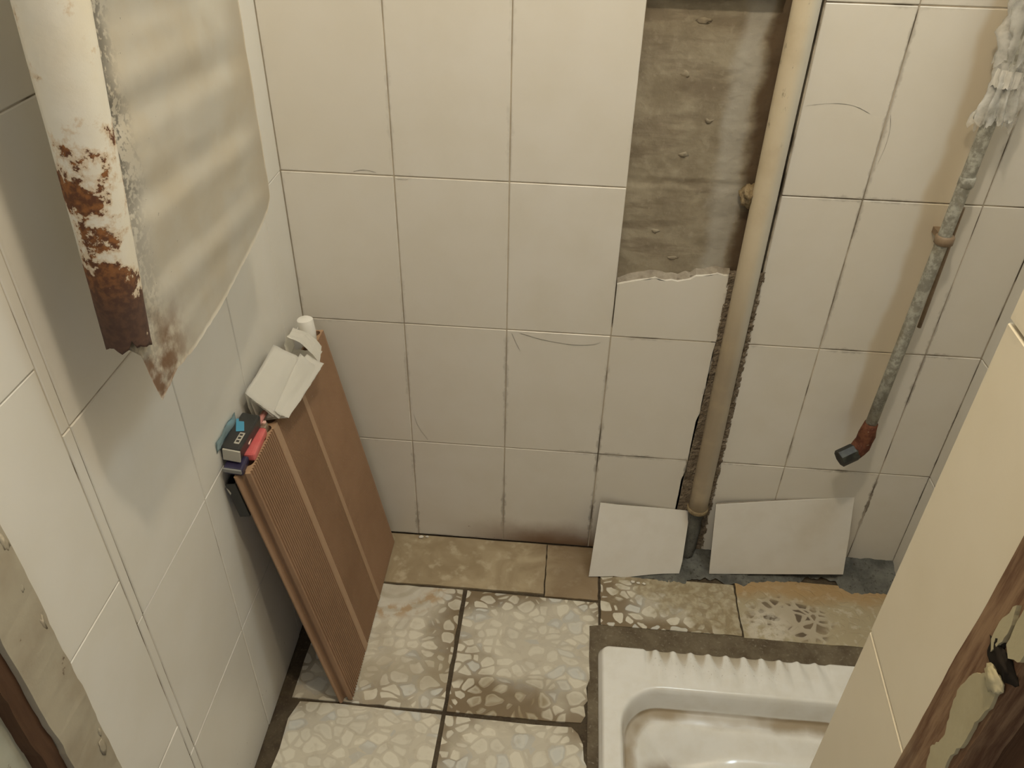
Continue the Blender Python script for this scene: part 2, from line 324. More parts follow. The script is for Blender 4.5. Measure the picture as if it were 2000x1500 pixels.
t = NT('pale_pink_plastic', 0.35, 0.5); t.color((0.80, 0.52, 0.44)); M['pink_pale'] = t.m
t = NT('navy_wrapper', 0.3, 0.5); t.color(t.mix(t.noise(30, 3), (0.018, 0.018, 0.045), (0.04, 0.03, 0.07))); M['navy'] = t.m
t = NT('blue_print', 0.35, 0.5); t.color((0.06, 0.27, 0.42)); M['blue'] = t.m
t = NT('pale_label', 0.5, 0.4); t.color((0.42, 0.40, 0.34)); M['label'] = t.m
t = NT('grey_plastic', 0.4, 0.45); t.color((0.22, 0.22, 0.21)); M['grey'] = t.m
t = NT('steel_lighter_head', 0.35, 0.5, 0.8); t.color((0.45, 0.38, 0.30)); M['steel'] = t.m
t = NT('cloudy_plastic_film', 0.3, 0.5); n = t.noise(30, 4)
t.color((0.80, 0.80, 0.77)); t.b.inputs['Transmission Weight'].default_value = 0.35; t.put(t.b.inputs['Alpha'], t.ss(n, 0.3, 0.7, 0.25, 0.85)); t.bump(t.noise(60, 4), 0.6, 0.003); M['film'] = t.m
t = NT('white_wrapping_tape', 0.6, 0.3); t.color(t.mix(t.noise(50, 4), (0.72, 0.71, 0.67), (0.52, 0.51, 0.47))); M['tape'] = t.m

def door_paint(name, a, b):
    t = NT(name, 0.6, 0.3); n = t.noise(14, 5); f = t.noise(120, 4)
    c = t.mix(t.ss(n, 0.35, 0.7), a, b); c = t.mix(t.ss(t.noise(28, 6, rough=0.7), 0.66, 0.70), c, (0.16, 0.12, 0.085))
    t.color(c); t.bump(t.ma('ADD', n, t.ma('MULTIPLY', f, 0.3)), 0.4, 0.003); return t.m
M['jamb_paint'] = door_paint('old_putty_paint', (0.40, 0.36, 0.275), (0.33, 0.285, 0.21))
M['jamb_paint_yellow'] = door_paint('old_yellowed_paint', (0.40, 0.355, 0.225), (0.31, 0.265, 0.155))
M['jamb_outer'] = door_paint('outer_green_white_paint', (0.47, 0.47, 0.38), (0.40, 0.40, 0.32))
t = NT('bare_brown_wood', 0.8, 0.2)
g = t.noise(16, 6, vec=t.vm('MULTIPLY', t.pos(), (9, 9, 0.9)), rough=0.65); n = t.noise(7, 4)
c = t.mix(t.ss(g, 0.35, 0.68), (0.115, 0.058, 0.032), (0.26, 0.165, 0.095)); c = t.mix(t.ma('MULTIPLY', t.ss(n, 0.5, 0.7), 0.5), c, (0.33, 0.26, 0.17))
t.color(c); t.bump(g, 0.6, 0.002); M['wood'] = t.m
t = NT('dark_old_wood', 0.85, 0.15); g = t.noise(16, 5, vec=t.vm('MULTIPLY', t.pos(), (9, 9, 0.9)))
t.color(t.mix(g, (0.055, 0.028, 0.016), (0.125, 0.07, 0.04))); t.bump(g, 0.6, 0.002); M['wood_dark'] = t.m
t = NT('painted_plaster', 0.85, 0.2); t.color(t.mix(t.noise(5, 4), (0.72, 0.69, 0.61), (0.66, 0.62, 0.53))); M['plaster'] = t.m
t = NT('hairline_crack', 0.9, 0.1); t.color((0.38, 0.33, 0.25)); M['crack'] = t.m

# ------------------------------------------------------------------ mesh helpers
def link(name, bm, mat, parent=None, smooth=False, mats=None):
    me = bpy.data.meshes.new(name); bmesh.ops.recalc_face_normals(bm, faces=bm.faces[:]); bm.to_mesh(me); bm.free()
    for m in (mats or [mat]): me.materials.append(m)
    if smooth:
        for p in me.polygons: p.use_smooth = True
    o = bpy.data.objects.new(name, me); COL.objects.link(o)
    if parent: o.parent = parent
    return o
def empty(name, loc=(0, 0, 0)):
    o = bpy.data.objects.new(name, None); COL.objects.link(o); o.location = loc; o.empty_display_size = 0.05; return o
def tag(o, label=None, cat=None, group=None, kind=None):
    if label: o['label'] = label
    if cat: o['category'] = cat
    if group: o['group'] = group
    if kind: o['kind'] = kind
    return o
def box(bm, lo, hi):
    g = bmesh.ops.create_cube(bm, size=1.0)
    for v in g['verts']:
        v.co = Vector([(lo[i] + hi[i]) / 2 + v.co[i] * (hi[i] - lo[i]) for i in range(3)])
    return g['verts']
def bevbox(lo, hi, b=0.001, seg=1):
    bm = bmesh.new(); box(bm, lo, hi)
    bmesh.ops.bevel(bm, geom=bm.edges[:], offset=b, segments=seg, profile=0.6, affect='EDGES'); return bm
def prism(pts, depth, axis):
    """closed outline (3-D points) pushed by the vector `depth`"""
    bm = bmesh.new(); d = Vector(depth)
    a = [bm.verts.new(Vector(p)) for p in pts]; b = [bm.verts.new(Vector(p) + d) for p in pts]
    f1 = bm.faces.new(a); f2 = bm.faces.new(b[::-1]); n = len(pts)
    for i in range(n): bm.faces.new((a[i], b[i], b[(i + 1) % n], a[(i + 1) % n]))
    bmesh.ops.triangulate(bm, faces=[f1, f2])
    return bm
def tube(bm, path, radii, seg=20, cap=(True, True), jit=0.0):
    rings = []; n = len(path); path = [Vector(p) for p in path]
    up = None
    for i, p in enumerate(path):
        d = (path[min(i + 1, n - 1)] - path[max(i - 1, 0)]).normalized()
        if up is None: up = d.orthogonal().normalized()
        up = (up - d * up.dot(d)).normalized(); sd = d.cross(up)
        r = radii[i] if isinstance(radii, (list, tuple)) else radii
        ring = []
        for k in range(seg):
            a = 2 * math.pi * k / seg
            rr = r * (1 + (random.random() - 0.5) * jit)
            ring.append(bm.verts.new(p + (up * math.cos(a) + sd * math.sin(a)) * rr))
        rings.append(ring)
    for i in range(n - 1):
        for k in range(seg):
            bm.faces.new((rings[i][k], rings[i][(k + 1) % seg], rings[i + 1][(k + 1) % seg], rings[i + 1][k]))
    if cap[0]: bm.faces.new(rings[0][::-1])
    if cap[1]: bm.faces.new(rings[-1])
    return rings
def fbm(x, y, z=0.0, o=4):
    return mnoise.fractal(Vector((x, y, z)), 1.0, 2.0, o)
def grid(nx, ny, fn):
    bm = bmesh.new(); vs_ = [[bm.verts.new(fn(i / nx, j / ny)) for j in range(ny + 1)] for i in range(nx + 1)]
    for i in range(nx):
        for j in range(ny): bm.faces.new((vs_[i][j], vs_[i + 1][j], vs_[i + 1][j + 1], vs_[i][j + 1]))
    return bm, vs_

# ------------------------------------------------------------------ the setting
ROWS = [0.0, 0.285, 0.582, 0.879, 1.177, 1.474, 1.771, 2.068, 2.365]
XL0, XR0 = -0.02, 1.288
H = 2.45
_cache = {}
def tile_obj(parent, plane, a0, a1, z0, z1, mat, gap=0.0019, thick=0.012, tilt=0.0012):
    """one glazed tile; plane 'y' = back wall (front at y=0, faces -y), 'x' = side wall (faces +x), '-x' = faces -x"""
    w, h = round(a1 - a0 - gap, 5), round(z1 - z0 - gap, 5)
    key = (plane, w, h, thick)
    if key not in _cache:
        if plane == 'y': bm = bevbox((-w / 2, 0, -h / 2), (w / 2, thick, h / 2), 0.0011)
        elif plane == 'x': bm = bevbox((-thick, -w / 2, -h / 2), (0, w / 2, h / 2), 0.0011)
        else: bm = bevbox((0, -w / 2, -h / 2), (thick, w / 2, h / 2), 0.0011)
        me = bpy.data.meshes.new('tile'); bmesh.ops.recalc_face_normals(bm, faces=bm.faces[:]); bm.to_mesh(me); bm.free(); me.materials.append(mat)
        _cache[key] = me
    o = bpy.data.objects.new('tile', _cache[key]); COL.objects.link(o); o.parent = parent
    c = (a0 + a1) / 2; zc = (z0 + z1) / 2; r = lambda: random.uniform(-tilt, tilt)
    j = random.uniform(-0.0006, 0.0003)
    if plane == 'y': o.location = (c, j, zc); o.rotation_euler = (r(), r() * 0.5, r())
    else: o.location = (-j, c, zc); o.rotation_euler = (r() * 0.5, r(), r())
    return o

# back wall: backing with a deeper field where the tiles have come off
bm = bmesh.new()
box(bm, (XL0, 0.0013, 0), (0.5995, 0.10, H)); box(bm, (0.5995, 0.030, 0), (0.857, 0.10, H)); box(bm, (0.857, 0.0013, 0), (XR0 + 0.1, 0.10, H))
box(bm, (0.5995, 0.0013, 0.0), (0.79, 0.02, 0.60)); box(bm, (0.5995, 0.0013, 1.190), (0.80, 0.02, H))
wall_back = tag(link('wall_back', bm, M['grout']), kind='structure')
cols = [(0.0, 0.2), (0.2, 0.4), (0.4, 0.6)]
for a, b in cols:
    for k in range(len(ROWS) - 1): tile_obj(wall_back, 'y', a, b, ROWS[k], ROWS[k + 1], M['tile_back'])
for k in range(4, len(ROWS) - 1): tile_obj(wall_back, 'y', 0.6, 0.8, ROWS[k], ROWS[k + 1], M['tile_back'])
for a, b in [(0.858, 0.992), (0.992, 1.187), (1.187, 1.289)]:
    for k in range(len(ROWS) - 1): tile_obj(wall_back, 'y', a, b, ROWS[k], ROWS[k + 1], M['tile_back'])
# cut and broken tiles beside the pipe channel
def ragged(p0, p1, n, amp):
    out = []
    for i in range(n + 1):
        f = i / n; out.append((p0[0] + (p1[0] - p0[0]) * f + (random.uniform(-amp, amp) if 0 < i < n else 0), p0[1] + (p1[1] - p0[1]) * f))
    return out
def cut_tile(outline, name='tile'):
    bm = prism([(x, 0.0, z) for x, z in outline], (0, 0.009, 0), 'y')
    o = link(name, bm, M['tile_back'], wall_back); return o
cut_tile([(0.6015, 0.0015), (0.784, 0.0015)] + ragged((0.784, 0.0015), (0.786, 0.2835), 16, 0.003)[1:] + [(0.6015, 0.2835)])
cut_tile([(0.6015, 0.2865), (0.789, 0.2865)] + ragged((0.789, 0.2865), (0.7985, 0.5805), 14, 0.0022)[1:] + [(0.6015, 0.5805)])
brk = [(0.801, 0.7245), (0.79, 0.7235), (0.778, 0.7265), (0.766, 0.7225), (0.752, 0.7205), (0.741, 0.7195), (0.732, 0.7125), (0.722, 0.7095), (0.71, 0.7065),
       (0.698, 0.7085), (0.688, 0.7065), (0.676, 0.7075), (0.668, 0.7115), (0.658, 0.7075), (0.645, 0.7055), (0.632, 0.7025), (0.618, 0.6985), (0.6015, 0.6935)]
cut_tile([(0.6015, 0.5835), (0.799, 0.5835)] + brk)
# exposed biscuit body and bedding mortar along the break
bm = bmesh.new(); a = []; b = []
for x, z in brk:
    a.append((bm.verts.new((x, 0.004, z - 0.001)), bm.verts.new((x, 0.0205, z + 0.008 + random.uniform(-0.003, 0.004)))))
for i in range(len(a) - 1): bm.faces.new((a[i][0], a[i + 1][0], a[i + 1][1], a[i][1]))
link('broken_edge', bm, M['biscuit'], wall_back)
# the bare wall field, trowel-marked
def patch_fn(u, v):
    x = 0.5995 + 0.2575 * u; z = 0.0 + 1.30 * v
    y = 0.0185 + 0.0016 * fbm(x * 16, z * 16) + 0.0006 * fbm(x * 70, z * 70, 3.0)
    if abs(z - 0.885) < 0.006: y += 0.0015
    return Vector((x, y, z))
bm, _ = grid(70, 300, patch_fn); link('bare_patch', bm, M['patch'], wall_back, smooth=True)
# gritty mortar strip filling the channel below the bare patch
def mort_fn(u, v):
    z = 0.0 + 0.735 * v; x0 = 0.782 + 0.016 * min(1, z / 0.5); x = x0 + (0.862 - x0) * u
    y = -0.001 + 0.005 * abs(fbm(x * 90, z * 90, 1.0)) + 0.002 * fbm(x * 30, z * 30)
    return Vector((x, y, z))
bm, _ = grid(26, 260, mort_fn); link('mortar_strip', bm, M['mortar'], wall_back, smooth=False)
# knob of old plaster by the pipe, nail scars in the patch
def blob(name, c, r, mat, parent, amp=0.35, sub=3, fr=90):
    bm = bmesh.new(); bmesh.ops.create_icosphere(bm, subdivisions=sub, radius=1.0)
    for v in bm.verts:
        d = 1 + amp * fbm(v.co.x * 2 + c[0] * fr, v.co.y * 2 + c[2] * fr, v.co.z * 2)
        v.co = Vector((c[0] + v.co.x * r[0] * d, c[1] + v.co.y * r[1] * d, c[2] + v.co.z * r[2] * d))
    return link(name, bm, mat, parent, smooth=True)
t = cement('tan_plaster', (0.22, 0.165, 0.09), (0.36, 0.285, 0.175), (0.13, 0.09, 0.05), 60, 1.0); M['tan'] = t.m
blob('plaster_knob', (0.806, 0.006, 0.874), (0.014, 0.014, 0.019), M['tan'], wall_back, 0.6)
for cx, cz, sx, sz in [(0.690, 1.142, 0.012, 0.005), (0.674, 1.063, 0.007, 0.006), (0.722, 0.992, 0.008, 0.004), (0.688, 0.934, 0.007, 0.005), (0.660, 0.795, 0.008, 0.004), (0.695, 0.745, 0.009, 0.003)]:
    blob('plaster_scar', (cx, 0.0190, cz), (sx, 0.0022, sz), M['patch'], wall_back, 0.8, 2, 60)
# hairline cracks in the glaze
def crack(pts, w=0.0007, parent=wall_back, y=-0.0010):
    w *= 0.45
    for _ in range(2):   # round the corners off
        q = [pts[0]]
        for (ax, az), (bx_, bz_) in zip(pts, pts[1:]): q += [(ax * .75 + bx_ * .25, az * .75 + bz_ * .25), (ax * .25 + bx_ * .75, az * .25 + bz_ * .75)]
        pts = q + [pts[-1]]
    bm = bmesh.new(); L = []
    for i, (x, z) in enumerate(pts):
        ww = w * (0.5 + random.random()) * (0.3 if i in (0, len(pts) - 1) else 1)
        L.append((bm.verts.new((x - ww * 0.7, y, z - ww)), bm.verts.new((x + ww * 0.7, y, z + ww))))
    for i in range(len(L) - 1): bm.faces.new((L[i][0], L[i + 1][0], L[i + 1][1], L[i][1]))
    bmesh.ops.solidify(bm, geom=bm.faces[:], thickness=0.0004)
    return link('glaze_crack', bm, M['crack'], parent)
crack([(0.425, 0.576), (0.435, 0.574), (0.46, 0.566), (0.50, 0.5595), (0.535, 0.556), (0.57, 0.560), (0.582, 0.567)])
crack([(0.41, 0.575), (0.42, 0.55), (0.428, 0.535)], 0.0004)
crack([(0.207, 0.36), (0.215, 0.325), (0.235, 0.292)], 0.0004)
crack([(0.13, 0.884), (0.15, 0.8885), (0.17, 0.884)], 0.0006)
crack([(0.204, 0.874), (0.224, 0.8735), (0.226, 0.877)], 0.0006)
crack([(0.864, 1.028), (0.90, 1.034), (0.935, 1.033), (0.965, 1.020)], 0.0004)
crack([(0.996, 1.02), (1.002, 1.0), (1.003, 0.97), (0.998, 0.94)], 0.0004)

# left wall (leans one degree off square)
bm = bmesh.new(); box(bm, (-0.12, -0.845, 0), (-0.0012, 0.02, H))
wall_left = tag(link('wall_left', bm, M['grout_pale']), kind='structure'); wall_left.rotation_euler = (0, 0, 0.0187)
for a, b in [(-0.104, 0.0), (-0.307, -0.104), (-0.508, -0.307), (-0.7115, -0.508)]:
    for k in range(len(ROWS) - 1): tile_obj(wall_left, 'x', a, b, ROWS[k], ROWS[k + 1], M['tile_side'], 0.0016)
for k in range(len(ROWS) - 1): tile_obj(wall_left, 'x', -0.7265, -0.7115, ROWS[k], ROWS[k + 1], M['tile_side'], 0.0014)
r2 = [0.0, 0.066, 0.364, 0.663, 0.961, 1.259, 1.557, 1.855, 2.153, 2.44]
for k in range(len(r2) - 1): tile_obj(wall_left, 'x', -0.8415, -0.7265, r2[k], r2[k + 1], M['tile_side'], 0.0016)

# right wall, mostly hidden by the doorway return
bm = bmesh.new(); box(bm, (XR0 + 0.002, -0.97, 0), (XR0 + 0.12, 0.02, H))
wall_right = tag(link('wall_right', bm, M['grout']), kind='structure')
for a, b in [(-0.1, 0.0), (-0.3, -0.1), (-0.5, -0.3), (-0.7, -0.5), (-0.87, -0.7)]:
    for k in range(len(ROWS) - 1):
        o = tile_obj(wall_right, '-x', a, b, ROWS[k], ROWS[k + 1], M['tile_side']); o.location.x = XR0 + o.location.x
# front wall beside the door: its tiled end is the doorway return
bm = bmesh.new()
va = [(0.7775, -0.8735), (XR0 + 0.02, -0.8735), (XR0 + 0.02, -0.975), (0.7715, -0.975)]
q0 = [bm.verts.new((x, y, 0)) for x, y in va]; q1 = [bm.verts.new((x, y, H)) for x, y in va]
bm.faces.new(q0); bm.faces.new(q1[::-1])
for i in range(4): bm.faces.new((q0[i], q0[(i + 1) % 4], q1[(i + 1) % 4], q1[i]))
t = NT('dark_joint', 0.9, 0.1); t.color((0.20, 0.16, 0.105)); M['grout_dark'] = t.m
wall_front = tag(link('wall_front', bm, M['grout_dark']), kind='structure')
rw = [0.0, 0.262, 0.559, 0.856, 1.153, 1.450, 1.747, 2.044, 2.341]
for k in range(len(rw) - 1):
    o = tile_obj(wall_front, '-x', -0.976, -0.867, rw[k], rw[k + 1], M['tile_wing'], 0.002, 0.012)
    o.location.x = 0.7705; o.rotation_euler = (0, 0, -0.057); o.location.y = -0.9215
bm = bmesh.new(); box(bm, (-0.12, -0.97, H), (XR0 + 0.12, 0.1, H + 0.1)); tag(link('ceiling', bm, M['plaster']), kind='structure')

# floor: cement bed with a well for the pan
PX0, PX1, PY0, PY1 = 0.640, 1.235, -0.775, -0.295
bm = bmesh.new()
for lo, hi in [((XL0, PY1, -0.2), (XR0 + 0.05, 0.05, -0.0035)), ((XL0, -1.6, -0.2), (XR0 + 0.05, PY0, -0.0035)), ((XL0, PY0, -0.2), (PX0, PY1, -0.0035)), ((PX1, PY0, -0.2), (XR0 + 0.05, PY1, -0.0035)), ((PX0, PY0, -0.2), (PX1, PY1, -0.16))]:
    box(bm, lo, hi)
floor = tag(link('floor', bm, M['cement_dark']), kind='structure')
def floor_tile(outline, mat, z=0.0):
    o = link('tile', prism([(x, y, z - 0.007) for x, y in outline], (0, 0, 0.007), 'z'), mat, floor); return o
def rect(x0, y0, x1, y1, j=0.0012, n=12):
    pts = []
    cs = [(x0, y0), (x1, y0), (x1, y1), (x0, y1)]
    for i in range(4):
        a, b = cs[i], cs[(i + 1) % 4]
        for k in range(n):
            f = k / n; e = j if k else 0
            pts.append((a[0] + (b[0] - a[0]) * f + random.uniform(-e, e), a[1] + (b[1] - a[1]) * f + random.uniform(-e, e)))
    return pts
floor_tile(rect(0.034, -0.4465, 0.3265, -0.1555), M['pebA'])
B = rect(0.3345, -0.4475, 0.604, -0.156, 0.0014)
floor_tile([p for p in B if not (p[0] > 0.6 and p[1] > -0.22)][:] if False else
           [(0.3345, -0.4475), (0.40, -0.448), (0.47, -0.4478), (0.53, -0.4485), (0.59, -0.4465), (0.598, -0.432), (0.595, -0.41), (0.602, -0.40), (0.599, -0.372), (0.606, -0.35), (0.604, -0.30), (0.605, -0.25),
            (0.6045, -0.2235), (0.612, -0.2225), (0.623, -0.2205), (0.6235, -0.19), (0.623, -0.1615), (0.54, -0.160), (0.45, -0.1582), (0.3365, -0.156)], M['pebB'])
floor_tile([(0.04, -0.747), (0.322, -0.747), (0.3225, -0.60), (0.326, -0.4555), (0.22, -0.4535), (0.12, -0.4515), (0.052, -0.4535), (0.040, -0.49), (0.043, -0.55), (0.037, -0.62)], M['pebC'])
floor_tile([(0.331, -0.747), (0.598, -0.747), (0.600, -0.60), (0.601, -0.53), (0.596, -0.52), (0.594, -0.49), (0.585, -0.47), (0.572, -0.4575), (0.50, -0.459), (0.42, -0.4575), (0.334, -0.456)], M['pebD'])
floor_tile(rect(0.04, -1.05, 0.322, -0.755), M['pebC']); floor_tile(rect(0.331, -1.05, 0.62, -0.795), M['pebD']); floor_tile(rect(0.628, -1.05, 0.76, -0.795), M['pebD'])
floor_tile(rect(0.006, -0.1495, 0.5035, -0.0045, 0.001), M['beige_tile'], 0.001)
floor_tile(rect(0.5065, -0.1555, 0.6225, -0.0055, 0.001), M['beige_tile'], 0.0012)
floor_tile(rect(0.6285, -0.2185, 0.9235, -0.083, 0.0012), M['pebG'], 0.0008)
floor_tile(rect(0.9275, -0.2225, 1.283, -0.060, 0.0014), M['pebH'], 0.0006)
# cement skim round the pan and the lumpy fillet at the foot of the back wall
def skim(name, x0, x1, y0, y1, z, amp, mat, nx, ny, edge=0.0):
    def fn(u, v):
        x = x0 + (x1 - x0) * u; y = y0 + (y1 - y0) * v
        if edge:
            if v == 0: y += edge * fbm(x * 22, 3.1) + edge * 0.5 * fbm(x * 70, 1.1)
        return Vector((x, y, z + amp * fbm(x * 40, y * 40, 7.0)))
    bm, _ = grid(nx, ny, fn); return link(name, bm, mat, floor, smooth=True)
skim('cement_band', 0.606, 1.285, -0.30, -0.219, -0.0008, 0.0012, M['cement'], 140, 20)
skim('cement_band', 0.602, 0.650, -0.80, -0.222, -0.0012, 0.0012, M['cement'], 14, 120)
skim('cement_edge', 0.004, 0.045, -0.80, -0.16, -0.0022, 0.0016, M['cement_dark'], 12, 120)
def fil(u, v):
    x = 0.612 + (1.288 - 0.612) * u
    wdt = 0.075 + 0.014 * fbm(x * 14, 0.3) + 0.008 * fbm(x * 50, 0.9) - 0.018 * max(0, min(1, (x - 0.95) / 0.1)) * (1 if x < 1.16 else 0)
    if x < 0.82: wdt += 0.012
    y = -wdt * (1 - v)
    hgt = (0.010 if x < 1.15 else 0.020) * min(1, (v * 1.6)) ** 1.2 + 0.035 * max(0, v - 0.72) ** 1.0
    z = 0.0005 + hgt + 0.0035 * fbm(x * 45, y * 45, 2.0) * min(1, v * 4)
    return Vector((x, y, z))
bm, _ = grid(180, 24, fil); link('cement_fillet', bm, M['cement_blue'], floor, smooth=True)
# flakes of mortar at the wall foot
for x, y, r in [(0.208, -0.012, 0.006), (0.222, -0.010, 0.004), (0.70, -0.098, 0.005), (0.712, -0.10, 0.004), (0.725, -0.101, 0.004)]:
    tag(blob('mortar_crumb', (x, y, 0.003), (r, r * 0.7, r * 0.5), M['plaster'], floor, 0.6, 2), None)

# ------------------------------------------------------------------ door frames
trim_1 = tag(empty('trim_1'), kind='structure')
def wobble_box(name, lo, hi, mat, parent, amp=0.001, nz=60):
    bm = bmesh.new(); cs = [(lo[0], lo[1]), (hi[0], lo[1]), (hi[0], hi[1]), (lo[0], hi[1])]; rings = []
    for k in range(nz + 1):
        z = lo[2] + (hi[2] - lo[2]) * k / nz
        rings.append([bm.verts.new((x + amp * fbm(z * 14, x * 9, i), y + amp * 1.5 * fbm(z * 22, y * 9, i + 5), z)) for i, (x, y) in enumerate(cs)])
    for k in range(nz):
        for i in range(4): bm.faces.new((rings[k][i], rings[k][(i + 1) % 4], rings[k + 1][(i + 1) % 4], rings[k + 1][i]))
    bm.faces.new(rings[0][::-1]); bm.faces.new(rings[-1]); return link(name, bm, mat, parent)
wobble_box('jamb_board', (-0.06, -0.896, 0), (0.0195, -0.8425, 2.1), M['jamb_paint'], trim_1, 0.0016, 160)
wobble_box('rebate_strip', (-0.06, -0.9155, 0), (0.012, -0.895, 2.1), M['wood_dark'], trim_1, 0.002, 160)
wobble_box('outer_board', (-0.06, -1.15, 0), (-0.004, -0.915, 2.1), M['jamb_outer'], trim_1, 0.001, 60)
for y, z, s in [(-0.8475, 0.855, 0.010), (-0.853, 0.80, 0.006), (-0.849, 0.745, 0.009), (-0.853, 0.53, 0.012), (-0.848, 0.55, 0.006)]:
    blob('plaster_lump', (0.0195, y, z), (0.0008, s * 0.35, s), M['jamb_paint'], trim_1, 0.8, 2)

trim_2 = tag(empty('trim_2'), kind='structure')
wobble_box('jamb_board', (0.7652, -1.022, 0), (0.86, -0.9765, 2.1), M['wood'], trim_2, 0.0008, 160)
wobble_box('rebate_strip', (0.785, -1.046, 0), (0.86, -1.020, 2.1), M['wood_dark'], trim_2, 0.001, 120)
wobble_box('outer_board', (0.795, -1.25, 0), (0.86, -1.045, 2.1), M['jamb_paint_yellow'], trim_2, 0.001, 60)
def flake(pts, mat, th=0.003, x=0.7655):
    q = []; th *= 0.6
    for (ya, za), (yb_, zb_) in zip(pts, pts[1:] + pts[:1]):
        q.append((ya, za))
        for k in (1, 2, 3): q.append((ya + (yb_ - ya) * k / 4 + random.uniform(-0.0008, 0.0008), za + (zb_ - za) * k / 4 + random.uniform(-0.0005, 0.0005)))
    pts = q
    bm = bmesh.new(); a = [bm.verts.new((x - th, y, z)) for y, z in pts]; b = [bm.verts.new((x + 0.002, y, z)) for y, z in pts]; n = len(pts)
    ed = [bm.edges.new((a[i], a[(i + 1) % n])) for i in range(n)]
    bmesh.ops.triangle_fill(bm, use_beauty=True, use_dissolve=False, edges=ed)
    for i in range(n): bm.faces.new((a[i], a[(i + 1) % n], b[(i + 1) % n], b[i]))
    return link('paint_flake', bm, mat, trim_2)
flake([(-1.0225, 0.60), (-1.003, 0.60), (-1.0, 0.70), (-1.004, 0.76), (-1.0, 0.82), (-1.005, 0.86), (-1.004, 0.89), (-0.998, 0.905), (-1.002, 0.917), (-1.003, 0.928), (-0.997, 0.944), (-0.9935, 0.961), (-0.9975, 0.984), (-1.006, 0.997), (-1.012, 1.006), (-1.019, 1.005), (-1.021, 0.985), (-1.0175, 0.965), (-1.019, 0.945), (-1.0155, 0.925), (-1.019, 0.90), (-1.021, 0.80)], M['jamb_paint_yellow'], 0.004)
flake([(-0.9965, 1.016), (-1.001, 1.010), (-1.0045, 1.024), (-1.004, 1.038), (-1.0, 1.05), (-0.996, 1.034)], M['jamb_paint_yellow'], 0.005)
flake([(-1.008, 1.026), (-1.014, 1.022), (-1.022, 1.03), (-1.0225, 1.25), (-0.999, 1.25), (-1.003, 1.10), (-1.006, 1.05)], M['jamb_paint_yellow'], 0.005)
flake([(-0.985, 1.09), (-0.995, 1.07), (-0.999, 1.10), (-0.998, 1.25), (-0.981, 1.25), (-0.9815, 1.12)], M['jamb_paint_yellow'], 0.002)
blob('rot_hole', (0.7652, -1.0085, 1.0125), (0.003, 0.0135, 0.0085), M['hollow'], trim_2, 0.7, 3, 40)
blob('rot_hole', (0.7652, -0.9995, 1.016), (0.0025, 0.0045, 0.012), M['hollow'], trim_2, 0.6, 3, 40)
blob('splintered_stub', (0.7630, -1.013, 1.001), (0.0030, 0.0085, 0.007), M['jamb_paint_yellow'], trim_2, 0.5, 3, 40)

# ------------------------------------------------------------------ squat toilet
X0, X1, Y0, Y1, RIM = 0.6225, 1.245, -0.785, -0.2765, 0.020
def rr_sdf(x, y, cx, cy, hx, hy, r):
    qx = abs(x - cx) - hx + r; qy = abs(y - cy) - hy + r
    return math.hypot(max(qx, 0), max(qy, 0)) + min(max(qx, qy), 0) - r
def sm(a, b, v):
    f = max(0.0, min(1.0, (v - a) / (b - a))); return f * f * (3 - 2 * f)
RX = [0.737 + 0.0352 * k for k in range(10)]
def pan_z(x, y):
    d = rr_sdf(x, y, (X0 + X1) / 2, (Y0 + Y1) / 2, (X1 - X0) / 2, (Y1 - Y0) / 2, 0.022)
    z = RIM - 0.016 * sm(-0.012, 0.0, d) ** 2 * 1.0
    # ribbed foot rests on both long sides
    for yy in (Y1 - y, y - Y0):
        if 0 <= yy < 0.095 and 0.712 < x < 1.085:
            fade = 1 - sm(0.02, 0.088, yy)
            groove = 0.0052 * fade
            ridge = 0.0
            for rx in RX:
                wd = 0.0055 + 0.0095 * sm(0.0, 0.05, yy)
                ridge = max(ridge, math.exp(-((x - rx - 0.0 - yy * 0.04) / wd) ** 2) * 0.0070 * (1 - sm(0.045, 0.092, yy)) * sm(-0.001, 0.010, yy))
            side = sm(0.712, 0.720, x) * (1 - sm(1.075, 1.085, x))
            z += side * (-groove + ridge)
    # bowl
    b = rr_sdf(x, y, 0.906, -0.530, 0.243, 0.1575, 0.085)
    if b < 0.004:
        z -= 0.004 * (1 - sm(-0.004, 0.004, b))
        z -= 0.052 * sm(0.0005, 0.013, -b)
        rd = math.hypot(x - 0.765, y + 0.530)
        fl = sm(0.016, 0.15, -b)
        z -= 0.026 * sm(0.012, 0.10, -b) + 0.02 * (1 - sm(0.03, 0.15, rd)) * fl
        z -= 0.06 * (1 - sm(0.022, 0.046, rd))
    return z
nx, ny = 250, 204
def pan_fn(u, v):
    x = X0 + (X1 - X0) * u; y = Y0 + (Y1 - Y0) * v
    # pull the mesh corners in to a rounded outline
    cx, cy, hx, hy, r = (X0 + X1) / 2, (Y0 + Y1) / 2, (X1 - X0) / 2, (Y1 - Y0) / 2, 0.022
    qx, qy = abs(x - cx) - hx + r, abs(y - cy) - hy + r
    if qx > 0 and qy > 0:
        l = math.hypot(qx, qy); m = max(qx, qy); s = m / l
        x = cx + math.copysign(hx - r + qx * s, x - cx); y = cy + math.copysign(hy - r + qy * s, y - cy)
    return Vector((x, y, pan_z(x, y)))
bm, gv = grid(nx, ny, pan_fn)
border = [gv[i][0] for i in range(nx)] + [gv[nx][j] for j in range(ny)] + [gv[i][ny] for i in range(nx, 0, -1)] + [gv[0][j] for j in range(ny, 0, -1)]
low = [bm.verts.new((v.co.x, v.co.y, -0.004)) for v in border]
for i in range(len(border)): bm.faces.new((border[i], border[(i + 1) % len(border)], low[(i + 1) % len(border)], low[i]))
toilet = empty('squat_toilet', (0.93, -0.53, 0)); tag(toilet, 'white ceramic squat toilet pan set in the floor with ribbed foot rest', 'toilet')
